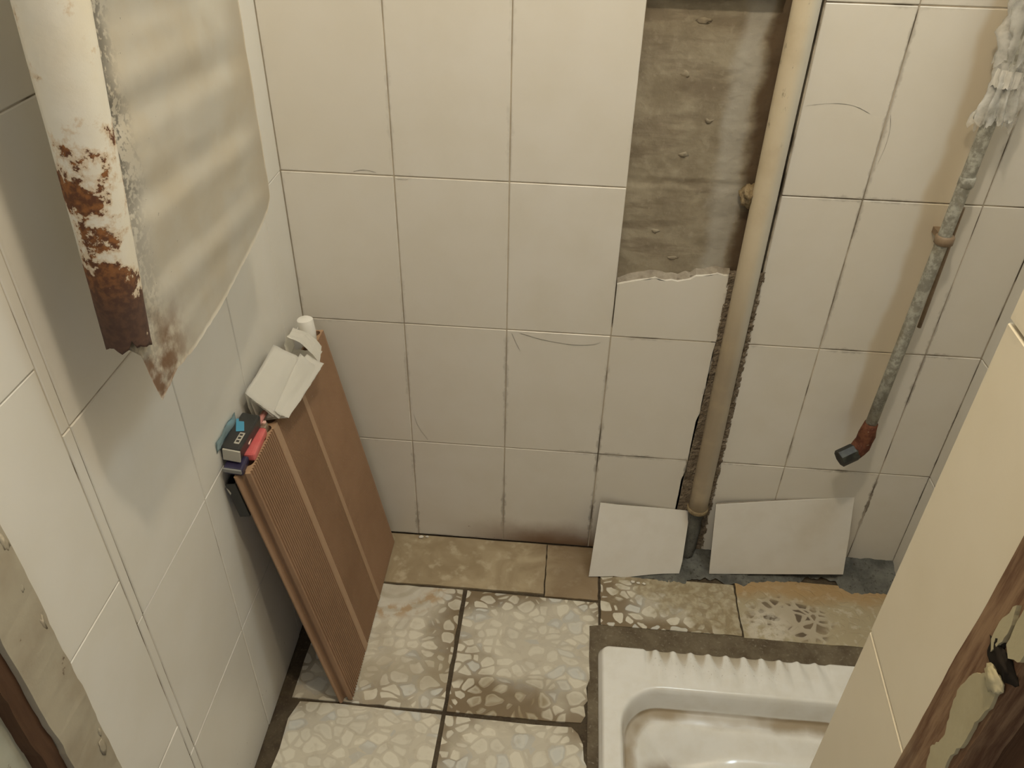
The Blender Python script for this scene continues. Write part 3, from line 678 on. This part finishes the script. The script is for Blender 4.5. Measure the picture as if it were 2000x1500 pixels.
pan = link('pan', bm, M['china'], toilet, smooth=True); pan.location = (-0.93, 0.53, 0)
bm = bmesh.new(); bmesh.ops.create_circle(bm, cap_ends=True, radius=0.031, segments=28)
for v in bm.verts: v.co = Vector((v.co.x + 0.765, v.co.y - 0.530, -0.125 - 0.004))
dr = link('drain_opening', bm, M['hollow'], toilet); dr.location = (-0.93, 0.53, 0)

# ------------------------------------------------------------------ loose tiles leaning on the wall
def leaning(outline, origin, u, v, th, label):
    """outline in (u, v) metres on the glazed face; thickness behind"""
    u = Vector(u).normalized(); v = Vector(v).normalized(); n = u.cross(v).normalized()
    if n.y > 0: n = -n
    o3 = Vector(origin); pts = [o3 + u * a + v * b for a, b in outline]
    e = empty('loose_tile', origin); tag(e, label, 'tile')
    f = prism([p - o3 for p in pts], tuple(-n * 0.0022), 'n'); link('glazed_face', f, M['tile_loose'], e)
    pts2 = [p - n * 0.0022 - o3 for p in pts]; c = sum(pts2, Vector()) / len(pts2)
    pts2 = [q + (c - q).normalized() * 0.0010 for q in pts2]
    f = prism(pts2, tuple(-n * (th - 0.0022)), 'n'); link('biscuit_back', f, M['biscuit'], e)
    return e
p0 = Vector((0.602, -0.0935, 0.004)); p1 = Vector((0.807, -0.067, 0.004)); q0_ = Vector((0.6155, -0.017, 0.160)); 
u = (p1 - p0); v = (q0_ - p0); v = v - u.normalized() * (v.dot(u.normalized()))
W1, H1 = u.length, v.length
sh = (q0_ - p0).dot(u.normalized())
leaning([(0, 0), (0.03, -0.0005), (0.056, 0.0), (0.07, -0.003), (0.088, -0.0035), (0.11, -0.001), (0.14, 0.0015), (0.168, 0.003), (W1 - 0.002, 0.0025), (W1 + 0.004, 0.03), (W1 + 0.010, 0.085), (W1 + 0.017, 0.150), (0.15, 0.158), (0.10, 0.163), (0.06, 0.167), (0.03, 0.1715), (sh, 0.172)],
        p0, u, v, 0.008, 'smaller broken white tile leaning on the wall left of the drain pipe foot')
BLc, BRc, TRc, TLc = Vector((0.873, -0.058, 0.004)), Vector((1.168, -0.046, 0.022)), Vector((1.1545, -0.0145, 0.2165)), Vector((0.8645, -0.0165, 0.178))
uu = (BRc - BLc).normalized(); vv = (TLc - BLc); vv = (vv - uu * vv.dot(uu)).normalized()
uv = lambda p_: ((p_ - BLc).dot(uu), (p_ - BLc).dot(vv))
mid = TLc.lerp(TRc, 0.45) + Vector((0, 0, 0.001))
leaning([uv(BLc), uv(BRc), uv(BRc.lerp(TRc, 0.5) + Vector((0.001, 0, 0))), uv(TRc), uv(mid), uv(TLc)], BLc, uu, vv, 0.008, 'wider white rectangular tile leaning on the wall right of the drain pipe foot')

# ------------------------------------------------------------------ drain pipe in the wall channel
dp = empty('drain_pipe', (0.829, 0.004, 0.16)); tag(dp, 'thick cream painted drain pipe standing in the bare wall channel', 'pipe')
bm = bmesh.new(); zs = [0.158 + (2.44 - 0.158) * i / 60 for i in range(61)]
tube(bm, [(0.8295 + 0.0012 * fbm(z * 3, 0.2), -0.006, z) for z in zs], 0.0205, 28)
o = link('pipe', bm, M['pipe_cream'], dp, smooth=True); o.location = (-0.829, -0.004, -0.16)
bm = bmesh.new(); tube(bm, [(0.8295, -0.006, z) for z in (0.150, 0.152, 0.158, 0.160)], [0.0222, 0.0235, 0.0235, 0.0222], 28)
o = link('collar', bm, M['tan'], dp, smooth=True); o.location = (-0.829, -0.004, -0.16)
bm = bmesh.new(); tube(bm, [(0.829 - 0.004 * (1 - k / 8), -0.004 - 0.003 * (1 - k / 8), 0.0 + 0.152 * k / 8) for k in range(9)], 0.017, 20, jit=0.12)
o = link('cemented_stub', bm, M['cement_blue'], dp, smooth=True); o.location = (-0.829, -0.004, -0.16)

# ------------------------------------------------------------------ supply pipe with elbow
sp = empty('supply_pipe', (1.13, -0.034, 0.4)); tag(sp, 'thin corroded grey water pipe on the right wall tiles ending in a rusty elbow', 'pipe')
def child(name, bm, mat, par, smooth=True):
    o = link(name, bm, mat, par, smooth=smooth); o.location = -Vector(par.location); return o
bm = bmesh.new(); tube(bm, [(1.1295 - 0.0165 * (1 - (z - 0.435) / 0.7), -0.042, z) for z in [0.435 + 0.15 * i for i in range(12)]], 0.0105, 20, jit=0.03)
child('pipe', bm, M['galv'], sp)
bm = bmesh.new(); tube(bm, [(1.1245, -0.042, z) for z in (0.826, 0.828, 0.840, 0.842)], [0.0125, 0.0150, 0.0150, 0.0125], 24)
cl = child('clamp', bm, M['clamp'], sp)
bm = bmesh.new(); box(bm, (1.119, -0.042, 0.829), (1.131, 0.0, 0.839)); o = link('clamp_foot', bm, M['clamp'], cl)
bm = bmesh.new(); tube(bm, [(1.1260, -0.042, z) for z in (0.925, 0.928, 0.940, 0.943)], [0.0108, 0.0122, 0.0122, 0.0108], 24); child('joint_ring', bm, M['galv'], sp)
path = [(1.1135, -0.042, 0.447), (1.1130, -0.042, 0.432), (1.1125, -0.0425, 0.418), (1.111, -0.044, 0.405), (1.1075, -0.047, 0.394), (1.1015, -0.051, 0.386), (1.0955, -0.054, 0.382)]
bm = bmesh.new(); tube(bm, path, [0.0125, 0.0145, 0.0165, 0.0155, 0.0170, 0.0165, 0.0155], 22, jit=0.10); child('rusty_elbow', bm, M['rust'], sp)
a = Vector((1.0985, -0.0525, 0.3835)); d = Vector((-0.80, -0.30, -0.32)).normalized()
bm = bmesh.new(); r_o = tube(bm, [a, a + d * 0.004, a + d * 0.036], [0.0155, 0.0175, 0.0175], 8, (True, False)); r_i = tube(bm, [a + d * 0.036, a + d * 0.008], 0.0140, 8, (False, True))
for k in range(8): bm.faces.new((r_o[-1][k], r_o[-1][(k + 1) % 8], r_i[0][(k + 1) % 8], r_i[0][k]))
child('black_outlet', bm, M['black_fit'], sp, smooth=False)

rod = bmesh.new(); tube(rod, [(1.1475, -0.0185, 0.652), (1.1475, -0.0185, 0.70), (1.147, -0.019, 0.80), (1.1465, -0.020, 0.862), (1.144, -0.026, 0.884)], [0.0036, 0.0036, 0.0032, 0.0028, 0.0026], 10)
e = empty('hanging_rod', (1.147, -0.0185, 0.65)); tag(e, 'thin rust brown rod hanging beside the thin water pipe', 'rod'); child('rod', rod, M['clamp'], e)
bm = bmesh.new(); tube(bm, [(1.147, -0.0005 - 0.0185 * 0, 0.865), (1.147, -0.0195, 0.865)], 0.002, 8); child('hook', bm, M['clamp'], e)

# crumpled film tied round the top of the supply pipe
e = empty('plastic_wrap', (1.13, -0.042, 1.06)); tag(e, 'crumpled cloudy plastic film tied round the thin water pipe at top right', 'plastic film')
def wrap_fn(z0, z1, r0, r1, fr, amp, cx, hem=0.0):
    def fn(u, v):
        a = 2 * math.pi * u; z = z0 + (z1 - z0) * v
        r = r0 + (r1 - r0) * v
        k = amp * fbm(math.cos(a) * fr, math.sin(a) * fr, z * 22) + amp * 0.6 * math.sin(a * 9 + z * 40)
        r = max(0.0125, r + k)
        if v == 0: z += hem * fbm(math.cos(a) * 4, math.sin(a) * 4, 9.0)
        return Vector((cx + r * math.cos(a), -0.042 + min(r * math.sin(a), 0.036), z))
    return fn
bm, _ = grid(120, 26, wrap_fn(1.030, 1.115, 0.024, 0.016, 2.2, 0.010, 1.1330, 0.030)); bmesh.ops.remove_doubles(bm, verts=bm.verts[:], dist=1e-5); child('film_skirt', bm, M['film'], e)
bm, _ = grid(120, 20, wrap_fn(1.080, 1.105, 0.0185, 0.0185, 3.0, 0.003, 1.1305, 0.004)); bmesh.ops.remove_doubles(bm, verts=bm.verts[:], dist=1e-5); child('tied_band', bm, M['tape'], e)
bm, _ = grid(120, 30, wrap_fn(1.112, 1.34, 0.020, 0.052, 1.6, 0.016, 1.138, 0.012)); bmesh.ops.remove_doubles(bm, verts=bm.verts[:], dist=1e-5); child('film_bundle', bm, M['film'], e)

# ------------------------------------------------------------------ rusting sheet with a rolled tube edge, hung on the left wall
ms = empty('metal_sheet', (0.095, -0.68, 0.89)); tag(ms, 'rust-eaten white painted metal sheet with thick tube edge hanging by the left wall', 'metal sheet')
def tube_axis(z):
    f = max(0.0, min(1.5, (z - 0.97) / 0.31)); return Vector((0.0855 + 0.0205 * f, -0.684 + 0.004 * f, z)), 0.0205 + 0.0068 * min(1.2, f)
NA = 36
bm = bmesh.new(); out_r = []; in_r = []
zl = [0.0 + i / 90 for i in range(91)]
for i, s in enumerate(zl):
    ro = []; ri = []
    for k in range(NA):
        a = 2 * math.pi * k / NA
        zb = 0.962 + 0.007 * fbm(math.cos(a) * 1.5, math.sin(a) * 1.5, 4.0, 2) + 0.0015 * fbm(math.cos(a) * 9, math.sin(a) * 9, 2.0, 1) + 0.012 * max(0, -math.sin(a)) + (0.010 if k == 31 else 0)
        z = zb + (2.0 - zb) * s ** 1.3
        c, r = tube_axis(z)
        dent = 1 + 0.035 * fbm(math.cos(a) * 1.5, math.sin(a) * 1.5, z * 14) * (1 if z < 1.15 else 0.4)
        ro.append(bm.verts.new((c.x + r * dent * math.cos(a), c.y + r * dent * math.sin(a), z)))
        ri.append(bm.verts.new((c.x + (r * dent - 0.003) * math.cos(a), c.y + (r * dent - 0.003) * math.sin(a), z)))
    out_r.append(ro); in_r.append(ri)
for i in range(90):
    for k in range(NA):
        kk = (k + 1) % NA
        bm.faces.new((out_r[i][k], out_r[i][kk], out_r[i + 1][kk], out_r[i + 1][k])); bm.faces.new((in_r[i][k], in_r[i + 1][k], in_r[i + 1][kk], in_r[i][kk]))
for k in range(NA): bm.faces.new((out_r[0][k], in_r[0][k], in_r[0][(k + 1) % NA], out_r[0][(k + 1) % NA])); bm.faces.new((out_r[90][k], out_r[90][(k + 1) % NA], in_r[90][(k + 1) % NA], in_r[90][k]))
child('tube_edge', bm, M['paint_rust'], ms)
bot = [(-0.697, 0.968), (-0.685, 0.953), (-0.680, 0.925), (-0.672, 0.888), (-0.655, 0.895), (-0.631, 0.902), (-0.608, 0.900), (-0.585, 0.898), (-0.506, 0.9055), (-0.449, 0.916), (-0.405, 0.923), (-0.368, 0.930), (-0.338, 0.938), (-0.318, 0.946), (-0.303, 0.958), (-0.2995, 0.972), (-0.298, 0.99)]
def zbot(y):
    for (a, za), (b, zb_) in zip(bot, bot[1:]):
        if a <= y <= b: return za + (zb_ - za) * (y - a) / (b - a)
    return bot[-1][1]
def sheet_fn(u, v):
    if u < 0.12: y = -0.697 + (0.025) * (u / 0.12)
    elif u > 0.94: y = -0.320 + (0.0215) * ((u - 0.94) / 0.06)
    else: y = -0.672 + (0.352) * ((u - 0.12) / 0.82)
    zb = zbot(y) + 0.0015 * fbm(y * 90, 1.0); z = zb + (2.0 - zb) * v
    f = (y + 0.697) / 0.40
    x = 0.0945 + 0.002 * f
    x += (0.0015 * math.sin((z * 2 * math.pi / 0.072) + y * 4.0) + 0.0006 * math.sin(z * 2 * math.pi / 0.041 + y * 9 + 1.0)) * sm(0.0, 0.25, f) * (1 - 0.75 * sm(0.78, 1.0, f)) * (0.35 + 0.65 * sm(0.90, 1.03, z))
    x += 0.0020 * fbm(y * 9, z * 9) * (1 - 0.7 * sm(0.78, 1.0, f))
    x += 0.010 * 0.0
    c, r = tube_axis(z)
    if y < -0.655 and z > 0.972: x = c.x - 0.004
    return Vector((x, y, z))
bm, _ = grid(90, 170, sheet_fn); bmesh.ops.solidify(bm, geom=bm.faces[:], thickness=0.0012); child('sheet', bm, M['sheet'], ms)
for z in (1.55, 1.85):
    bm = bmesh.new(); box(bm, (0.0125, -0.45, z), (0.095, -0.42, z + 0.003)); box(bm, (0.0095, -0.45, z - 0.03), (0.0125, -0.42, z + 0.003)); child('wall_bracket', bm, M['rust'], ms, smooth=False)

# ------------------------------------------------------------------ decking board
board = empty('deck_board', (0.153, -0.444, 0.0052)); tag(board, 'brown grooved hollow decking board leaning in the left corner', 'board')
Wv = Vector((-0.008, 1.0, 0.0)).normalized(); Lv = Vector((-0.0995, 0.0, 0.573)); Lv = (Lv - Wv * Lv.dot(Wv)); BL = Lv.length; Lv.normalize(); Nv = Wv.cross(Lv).normalized()
BW, TH = 0.411, 0.0255
def bp(w, l, t): return Wv * w + Lv * l + Nv * t
prof = [(-0.006, -TH), (-0.0075, -TH + 0.003), (-0.005, -TH + 0.0058), (0.004, -TH + 0.007), (0.0065, -TH + 0.009), (0.0065, -0.0105), (0.0, -0.0090), (0.0, -0.0012), (0.0012, 0.0)]
ribs = [(0.110, 0.128), (0.236, 0.250)]
zones = [(0.004, 0.110, 0.0062, 0.0026), (0.128, 0.236, 0.0042, 0.0018), (0.250, 0.405, 0.0042, 0.0008)]
for (a, b, pch, amp), rb in zip(zones, ribs + [None]):
    n = int((b - a) / pch); pch = (b - a) / n
    for k in range(n):
        w = a + k * pch
        prof += [(w, -amp), (w + pch * 0.42, -amp), (w + pch * 0.52, 0.0), (w + pch * 0.90, 0.0)]
    if rb: prof += [(rb[0] + 0.001, 0.0), (rb[0] + 0.002, 0.0005), (rb[1] - 0.002, 0.0005), (rb[1] - 0.001, 0.0)]
prof += [(BW - 0.002, 0.0), (BW, -0.002), (BW, -TH + 0.002), (BW - 0.002, -TH)]
bm = bmesh.new(); A_ = [bm.verts.new(bp(w, 0, t_)) for w, t_ in prof]; B_ = [bm.verts.new(bp(w, BL, t_)) for w, t_ in prof]
nP = len(prof)
for i in range(nP):
    j = (i + 1) % nP; f = bm.faces.new((A_[i], A_[j], B_[j], B_[i]))
    wm = (prof[i][0] + prof[j][0]) / 2
    f.material_index = 1 if any(r0 <= wm <= r1 for r0, r1 in ribs) and prof[i][1] > -0.002 else 0
bm.faces.new(A_)
link('body', bm, M['deck'], board, mats=[M['deck'], M['deck_rib']])
# sawn top end with its row of round hollows
bm = bmesh.new(); ov = [bm.verts.new(bp(w, BL, t_)) for w, t_ in prof]; ed = [bm.edges.new((ov[i], ov[(i + 1) % nP])) for i in range(nP)]
NH = 15; hp = (BW - 0.014) / NH; hc = [0.016 + hp * (k + 0.45) for k in range(NH)]; rims = []
for w in hc:
    ring = [bm.verts.new(bp(w + 0.0102 * math.cos(2 * math.pi * k / 16), BL, -0.0132 + 0.0092 * math.sin(2 * math.pi * k / 16))) for k in range(16)]
    ed += [bm.edges.new((ring[k], ring[(k + 1) % 16])) for k in range(16)]; rims.append(ring)
bmesh.ops.triangle_fill(bm, use_beauty=True, use_dissolve=False, edges=ed)
link('sawn_end', bm, M['deck_end'], board)
for w in hc:
    bm = bmesh.new()
    rg = [[bm.verts.new(bp(w + 0.0102 * math.cos(2 * math.pi * k / 16), l, -0.0132 + 0.0092 * math.sin(2 * math.pi * k / 16))) for k in range(16)] for l in (BL, BL - 0.06)]
    for k in range(16): bm.faces.new((rg[0][k], rg[0][(k + 1) % 16], rg[1][(k + 1) % 16], rg[1][k]))
    bm.faces.new(rg[1]); link('hollow', bm, M['deck'], board, smooth=True)

# black hollow profile leaning behind the board
bt = empty('black_profile', (0.106, -0.452, 0.002)); tag(bt, 'black hollow square profile leaning behind the near edge of the brown board', 'metal profile')
Lb = Vector((-0.0935, 0.0, 0.556)); LB = Lb.length; Lb.normalize(); LP = LB - 0.068; Nb = Vector((0, 1, 0)).cross(Lb).normalized()
def pb(w, l, n_): return Vector((0, 1, 0)) * w + Lb * l + Nb * n_
bm = bmesh.new(); ow, on, wl = 0.048, 0.0165, 0.0014
O = [(0, 0), (ow, 0), (ow, on), (0, on)]; I = [(wl, wl), (ow - wl, wl), (ow - wl, on - wl), (wl, on - wl)]
va0 = [bm.verts.new(pb(w, LP, n_)) for w, n_ in O]; va1 = [bm.verts.new(pb(w, LB, n_)) for w, n_ in O]; vi1 = [bm.verts.new(pb(w, LB, n_)) for w, n_ in I]; vi0 = [bm.verts.new(pb(w, LB - 0.06, n_)) for w, n_ in I]
bm.faces.new(va0)
for i in range(4):
    j = (i + 1) % 4
    bm.faces.new((va0[i], va0[j], va1[j], va1[i])); bm.faces.new((va1[i], va1[j], vi1[j], vi1[i])); bm.faces.new((vi1[i], vi1[j], vi0[j], vi0[i]))
bm.faces.new(vi0); link('profile_body', bm, M['black'], bt)
bm = bmesh.new(); q = [pb(0.000, LB - 0.006, 0.001), pb(0.004, LB - 0.034, 0.001), pb(0.010, LB - 0.036, 0.014), pb(0.006, LB - 0.030, 0.015), pb(0.004, LB - 0.028, 0.006)]
f = [bm.verts.new(p_ + Vector((0.0, -0.0022, 0.0))) for p_ in q]; b_ = [bm.verts.new(p_ + Vector((0.0, -0.0010, 0.0))) for p_ in q]
bm.faces.new(f); bm.faces.new(b_[::-1])
for i in range(5): bm.faces.new((f[i], f[(i + 1) % 5], b_[(i + 1) % 5], b_[i]))
link('torn_label', bm, M['label'], bt)

# ------------------------------------------------------------------ things lying on the board's top end
def orient_box(name, c, size, rot, mat, parent, bev=0.002, seg=2):
    bm = bevbox(tuple(-s / 2 for s in size), tuple(s / 2 for s in size), bev, seg)
    R = Matrix.Rotation(rot[2], 4, 'Z') @ Matrix.Rotation(rot[1], 4, 'Y') @ Matrix.Rotation(rot[0], 4, 'X')
    bmesh.ops.transform(bm, matrix=Matrix.Translation(Vector(c)) @ R, verts=bm.verts[:])
    return link(name, bm, mat, parent)
e = empty('black_pack', (0.0245, -0.392, 0.592)); tag(e, 'black pack with blue print lying on the board top against the left wall', 'pack')
rr = (0, 0.12, -0.03)
orient_box('box', (0, 0, 0.013), (0.030, 0.086, 0.024), rr, M['black'], e, 0.004, 3)
orient_box('end_flap', (0.0015, -0.0445, 0.0125), (0.027, 0.003, 0.021), rr, M['label'], e, 0.001)
orient_box('blue_print', (-0.004, 0.012, 0.0256), (0.012, 0.032, 0.0008), (0, 0.12, 0.35), M['blue'], e, 0.0002, 1)
orient_box('pale_label', (0.006, -0.018, 0.0245), (0.008, 0.026, 0.0008), rr, M['label'], e, 0.0002, 1)
for k in range(3): orient_box('label_letter', (0.006, -0.0255 + 0.0075 * k, 0.0251), (0.0046, 0.0040, 0.0006), rr, M['black'], e, 0.0001, 1)
e = empty('clear_wrapper', (0.016, -0.40, 0.61)); tag(e, 'pale blue clear wrapper standing between the black pack and the left wall', 'wrapper')
t = NT('pale_blue_film', 0.25, 0.5); t.color((0.55, 0.72, 0.76)); t.b.inputs['Transmission Weight'].default_value = 0.3; M['blue_film'] = t.m
bm, _ = grid(24, 8, lambda u, v: Vector((-0.0065 + 0.0012 * math.sin(u * 9) + 0.002 * v, -0.046 + 0.075 * u, 0.0035 + 0.022 * v + 0.004 * fbm(u * 5, v * 3)))); bmesh.ops.solidify(bm, geom=bm.faces[:], thickness=0.0006); link('film', bm, M['blue_film'], e, smooth=True)

e = empty('red_lighter', (0.0375, -0.378, 0.5765)); tag(e, 'translucent red plastic lighter lying on the hollow end of the brown board', 'lighter')
orient_box('body', (0, -0.006, 0.0075), (0.024, 0.066, 0.015), (0, 0, 0.05), M['red'], e, 0.005, 3)
orient_box('head', (-0.001, 0.034, 0.0075), (0.018, 0.014, 0.013), (0, 0, 0.05), M['steel'], e, 0.002)
orient_box('wheel', (0.001, 0.040, 0.012), (0.008, 0.006, 0.008), (0, 0, 0.05), M['pink_pale'], e, 0.0015)
e = empty('pink_stick', (0.031, -0.37, 0.583)); tag(e, 'slim dull pink stick lying between the black pack and the red lighter', 'stick')
bm = bmesh.new(); tube(bm, [(0.0035, 0.052, 0.012), (0.002, 0.0, 0.0125), (-0.001, -0.034, 0.0125)], 0.0048, 12); link('shaft', bm, M['pink'], e, smooth=True)
bm = bmesh.new(); tube(bm, [(-0.001, -0.034, 0.0125), (-0.003, -0.060, 0.0125)], 0.0062, 12); link('dark_cap', bm, M['navy'], e, smooth=True)
e = empty('pale_pink_handle', (0.040, -0.385, 0.594)); tag(e, 'thin pale pink handle lying along the top of the red lighter', 'handle')
orient_box('bar', (-0.004, 0.006, 0.006), (0.0035, 0.05, 0.003), (0, 0, 0.12), M['pink_pale'], e, 0.001); orient_box('pad', (-0.0065, -0.022, 0.0055), (0.005, 0.008, 0.003), (0, 0, 0.12), M['pink_pale'], e, 0.001)
e = empty('navy_sachet', (0.026, -0.425, 0.567)); tag(e, 'dark navy sachet tucked under the black pack at the board corner', 'sachet')
orient_box('pouch', (0.002, -0.008, 0.016), (0.030, 0.030, 0.014), (0.15, 0.1, 0), M['navy'], e, 0.004, 3)
orient_box('grey_seam', (0.002, -0.0245, 0.018), (0.028, 0.003, 0.008), (0.15, 0.1, 0), M['grey'], e, 0.001)

# folded papers
e = empty('folded_paper', (0.045, -0.26, 0.583)); tag(e, 'large folded white paper with an open triangular fold lying on the board top', 'paper')
def fold_sheet(near, far, th=0.0011, n=14, curl=0.0):
    """a sheet swept between two open polylines (near end and far end)"""
    m = len(near); nn = [Vector(p_) for p_ in near]; ff = [Vector(p_) for p_ in far]
    def fn(u, v):
        s = u * (m - 1); i = min(int(s), m - 2); f = s - i
        a = nn[i].lerp(nn[i + 1], f); b = ff[i].lerp(ff[i + 1], f); p_ = a.lerp(b, v)
        p_ = p_ + Vector((0.0, 0.0012 * fbm(u * 6, v * 4), 0.0022 * fbm(u * 4 + 3, v * 4) + curl * math.sin(math.pi * v)))
        return p_ - Vector((0.045, -0.26, 0.583))
    bm, _ = grid((m - 1) * 6, n, fn); bmesh.ops.solidify(bm, geom=bm.faces[:], thickness=th); return bm
near = [(0.0720, -0.318, 0.5865), (0.046, -0.325, 0.5855), (0.0205, -0.330, 0.5880), (0.0175, -0.336, 0.618), (0.0190, -0.340, 0.6480), (0.038, -0.334, 0.622), (0.0600, -0.326, 0.5905)]
far = [(0.0800, -0.190, 0.5850), (0.052, -0.185, 0.5855), (0.0200, -0.180, 0.5870), (0.0150, -0.190, 0.620), (0.0230, -0.212, 0.6560), (0.055, -0.198, 0.628), (0.0785, -0.187, 0.5900)]
link('outer_sheet', fold_sheet(near, far), M['paper'], e, smooth=True)
near = [(0.0265, -0.333, 0.5930), (0.0250, -0.336, 0.618), (0.0235, -0.336, 0.636), (0.036, -0.333, 0.617), (0.0520, -0.327, 0.5945), (0.040, -0.329, 0.5930)]
far = [(0.0265, -0.20, 0.592), (0.0250, -0.20, 0.620), (0.0270, -0.21, 0.640), (0.046, -0.20, 0.618), (0.065, -0.20, 0.5945), (0.045, -0.20, 0.592)]
link('inner_fold', fold_sheet(near, far, 0.0008), M['paper'], e, smooth=True)
near = [(0.053, -0.324, 0.6035), (0.064, -0.323, 0.5950), (0.0740, -0.320, 0.5885)]
far = [(0.060, -0.194, 0.630), (0.075, -0.188, 0.607), (0.0870, -0.178, 0.5885)]
link('front_leaf', fold_sheet(near, far, 0.0008), M['paper'], e, smooth=True)
near = [(0.050, -0.25, 0.615), (0.068, -0.26, 0.598), (0.079, -0.262, 0.588)]
far = [(0.066, -0.178, 0.618), (0.080, -0.172, 0.602), (0.0895, -0.166, 0.592)]
link('back_leaf', fold_sheet(near, far, 0.0008), M['paper'], e, smooth=True)

e = empty('crumpled_paper', (0.045, -0.145, 0.583)); tag(e, 'small creased white paper wad behind the large folded paper on the board top', 'paper')
near = [(0.082, -0.168, 0.592), (0.070, -0.166, 0.612), (0.050, -0.164, 0.634), (0.028, -0.162, 0.640), (0.020, -0.160, 0.622), (0.024, -0.160, 0.592)]
far = [(0.070, -0.112, 0.592), (0.062, -0.112, 0.606), (0.048, -0.114, 0.622), (0.026, -0.122, 0.634), (0.016, -0.118, 0.618), (0.020, -0.114, 0.592)]
o = link('creased_sheet', fold_sheet(near, far, 0.0009), M['paper'], e); o.location = Vector((0.045, -0.26, 0.583)) - e.location
bm, _ = grid(10, 10, lambda u, v: Vector((-0.027 + 0.054 * u, -0.018 + 0.046 * v, 0.002 + 0.002 * fbm(u * 4, v * 4)))); bmesh.ops.solidify(bm, geom=bm.faces[:], thickness=0.0009); link('lower_sheet', bm, M['paper'], e)

e = empty('paper_roll', (0.040, -0.092, 0.580)); tag(e, 'small white roll standing on the far end of the brown board', 'roll')
bm = bmesh.new(); tube(bm, [(0, 0, 0.003), (0.0, 0.001, 0.030), (-0.003, 0.004, 0.052)], [0.0145, 0.0148, 0.0145], 26, (True, False)); tube(bm, [(-0.003, 0.004, 0.052), (-0.003, 0.004, 0.0535)], [0.0145, 0.0125], 26, (False, True)); link('wound_paper', bm, M['paper'], e, smooth=True)
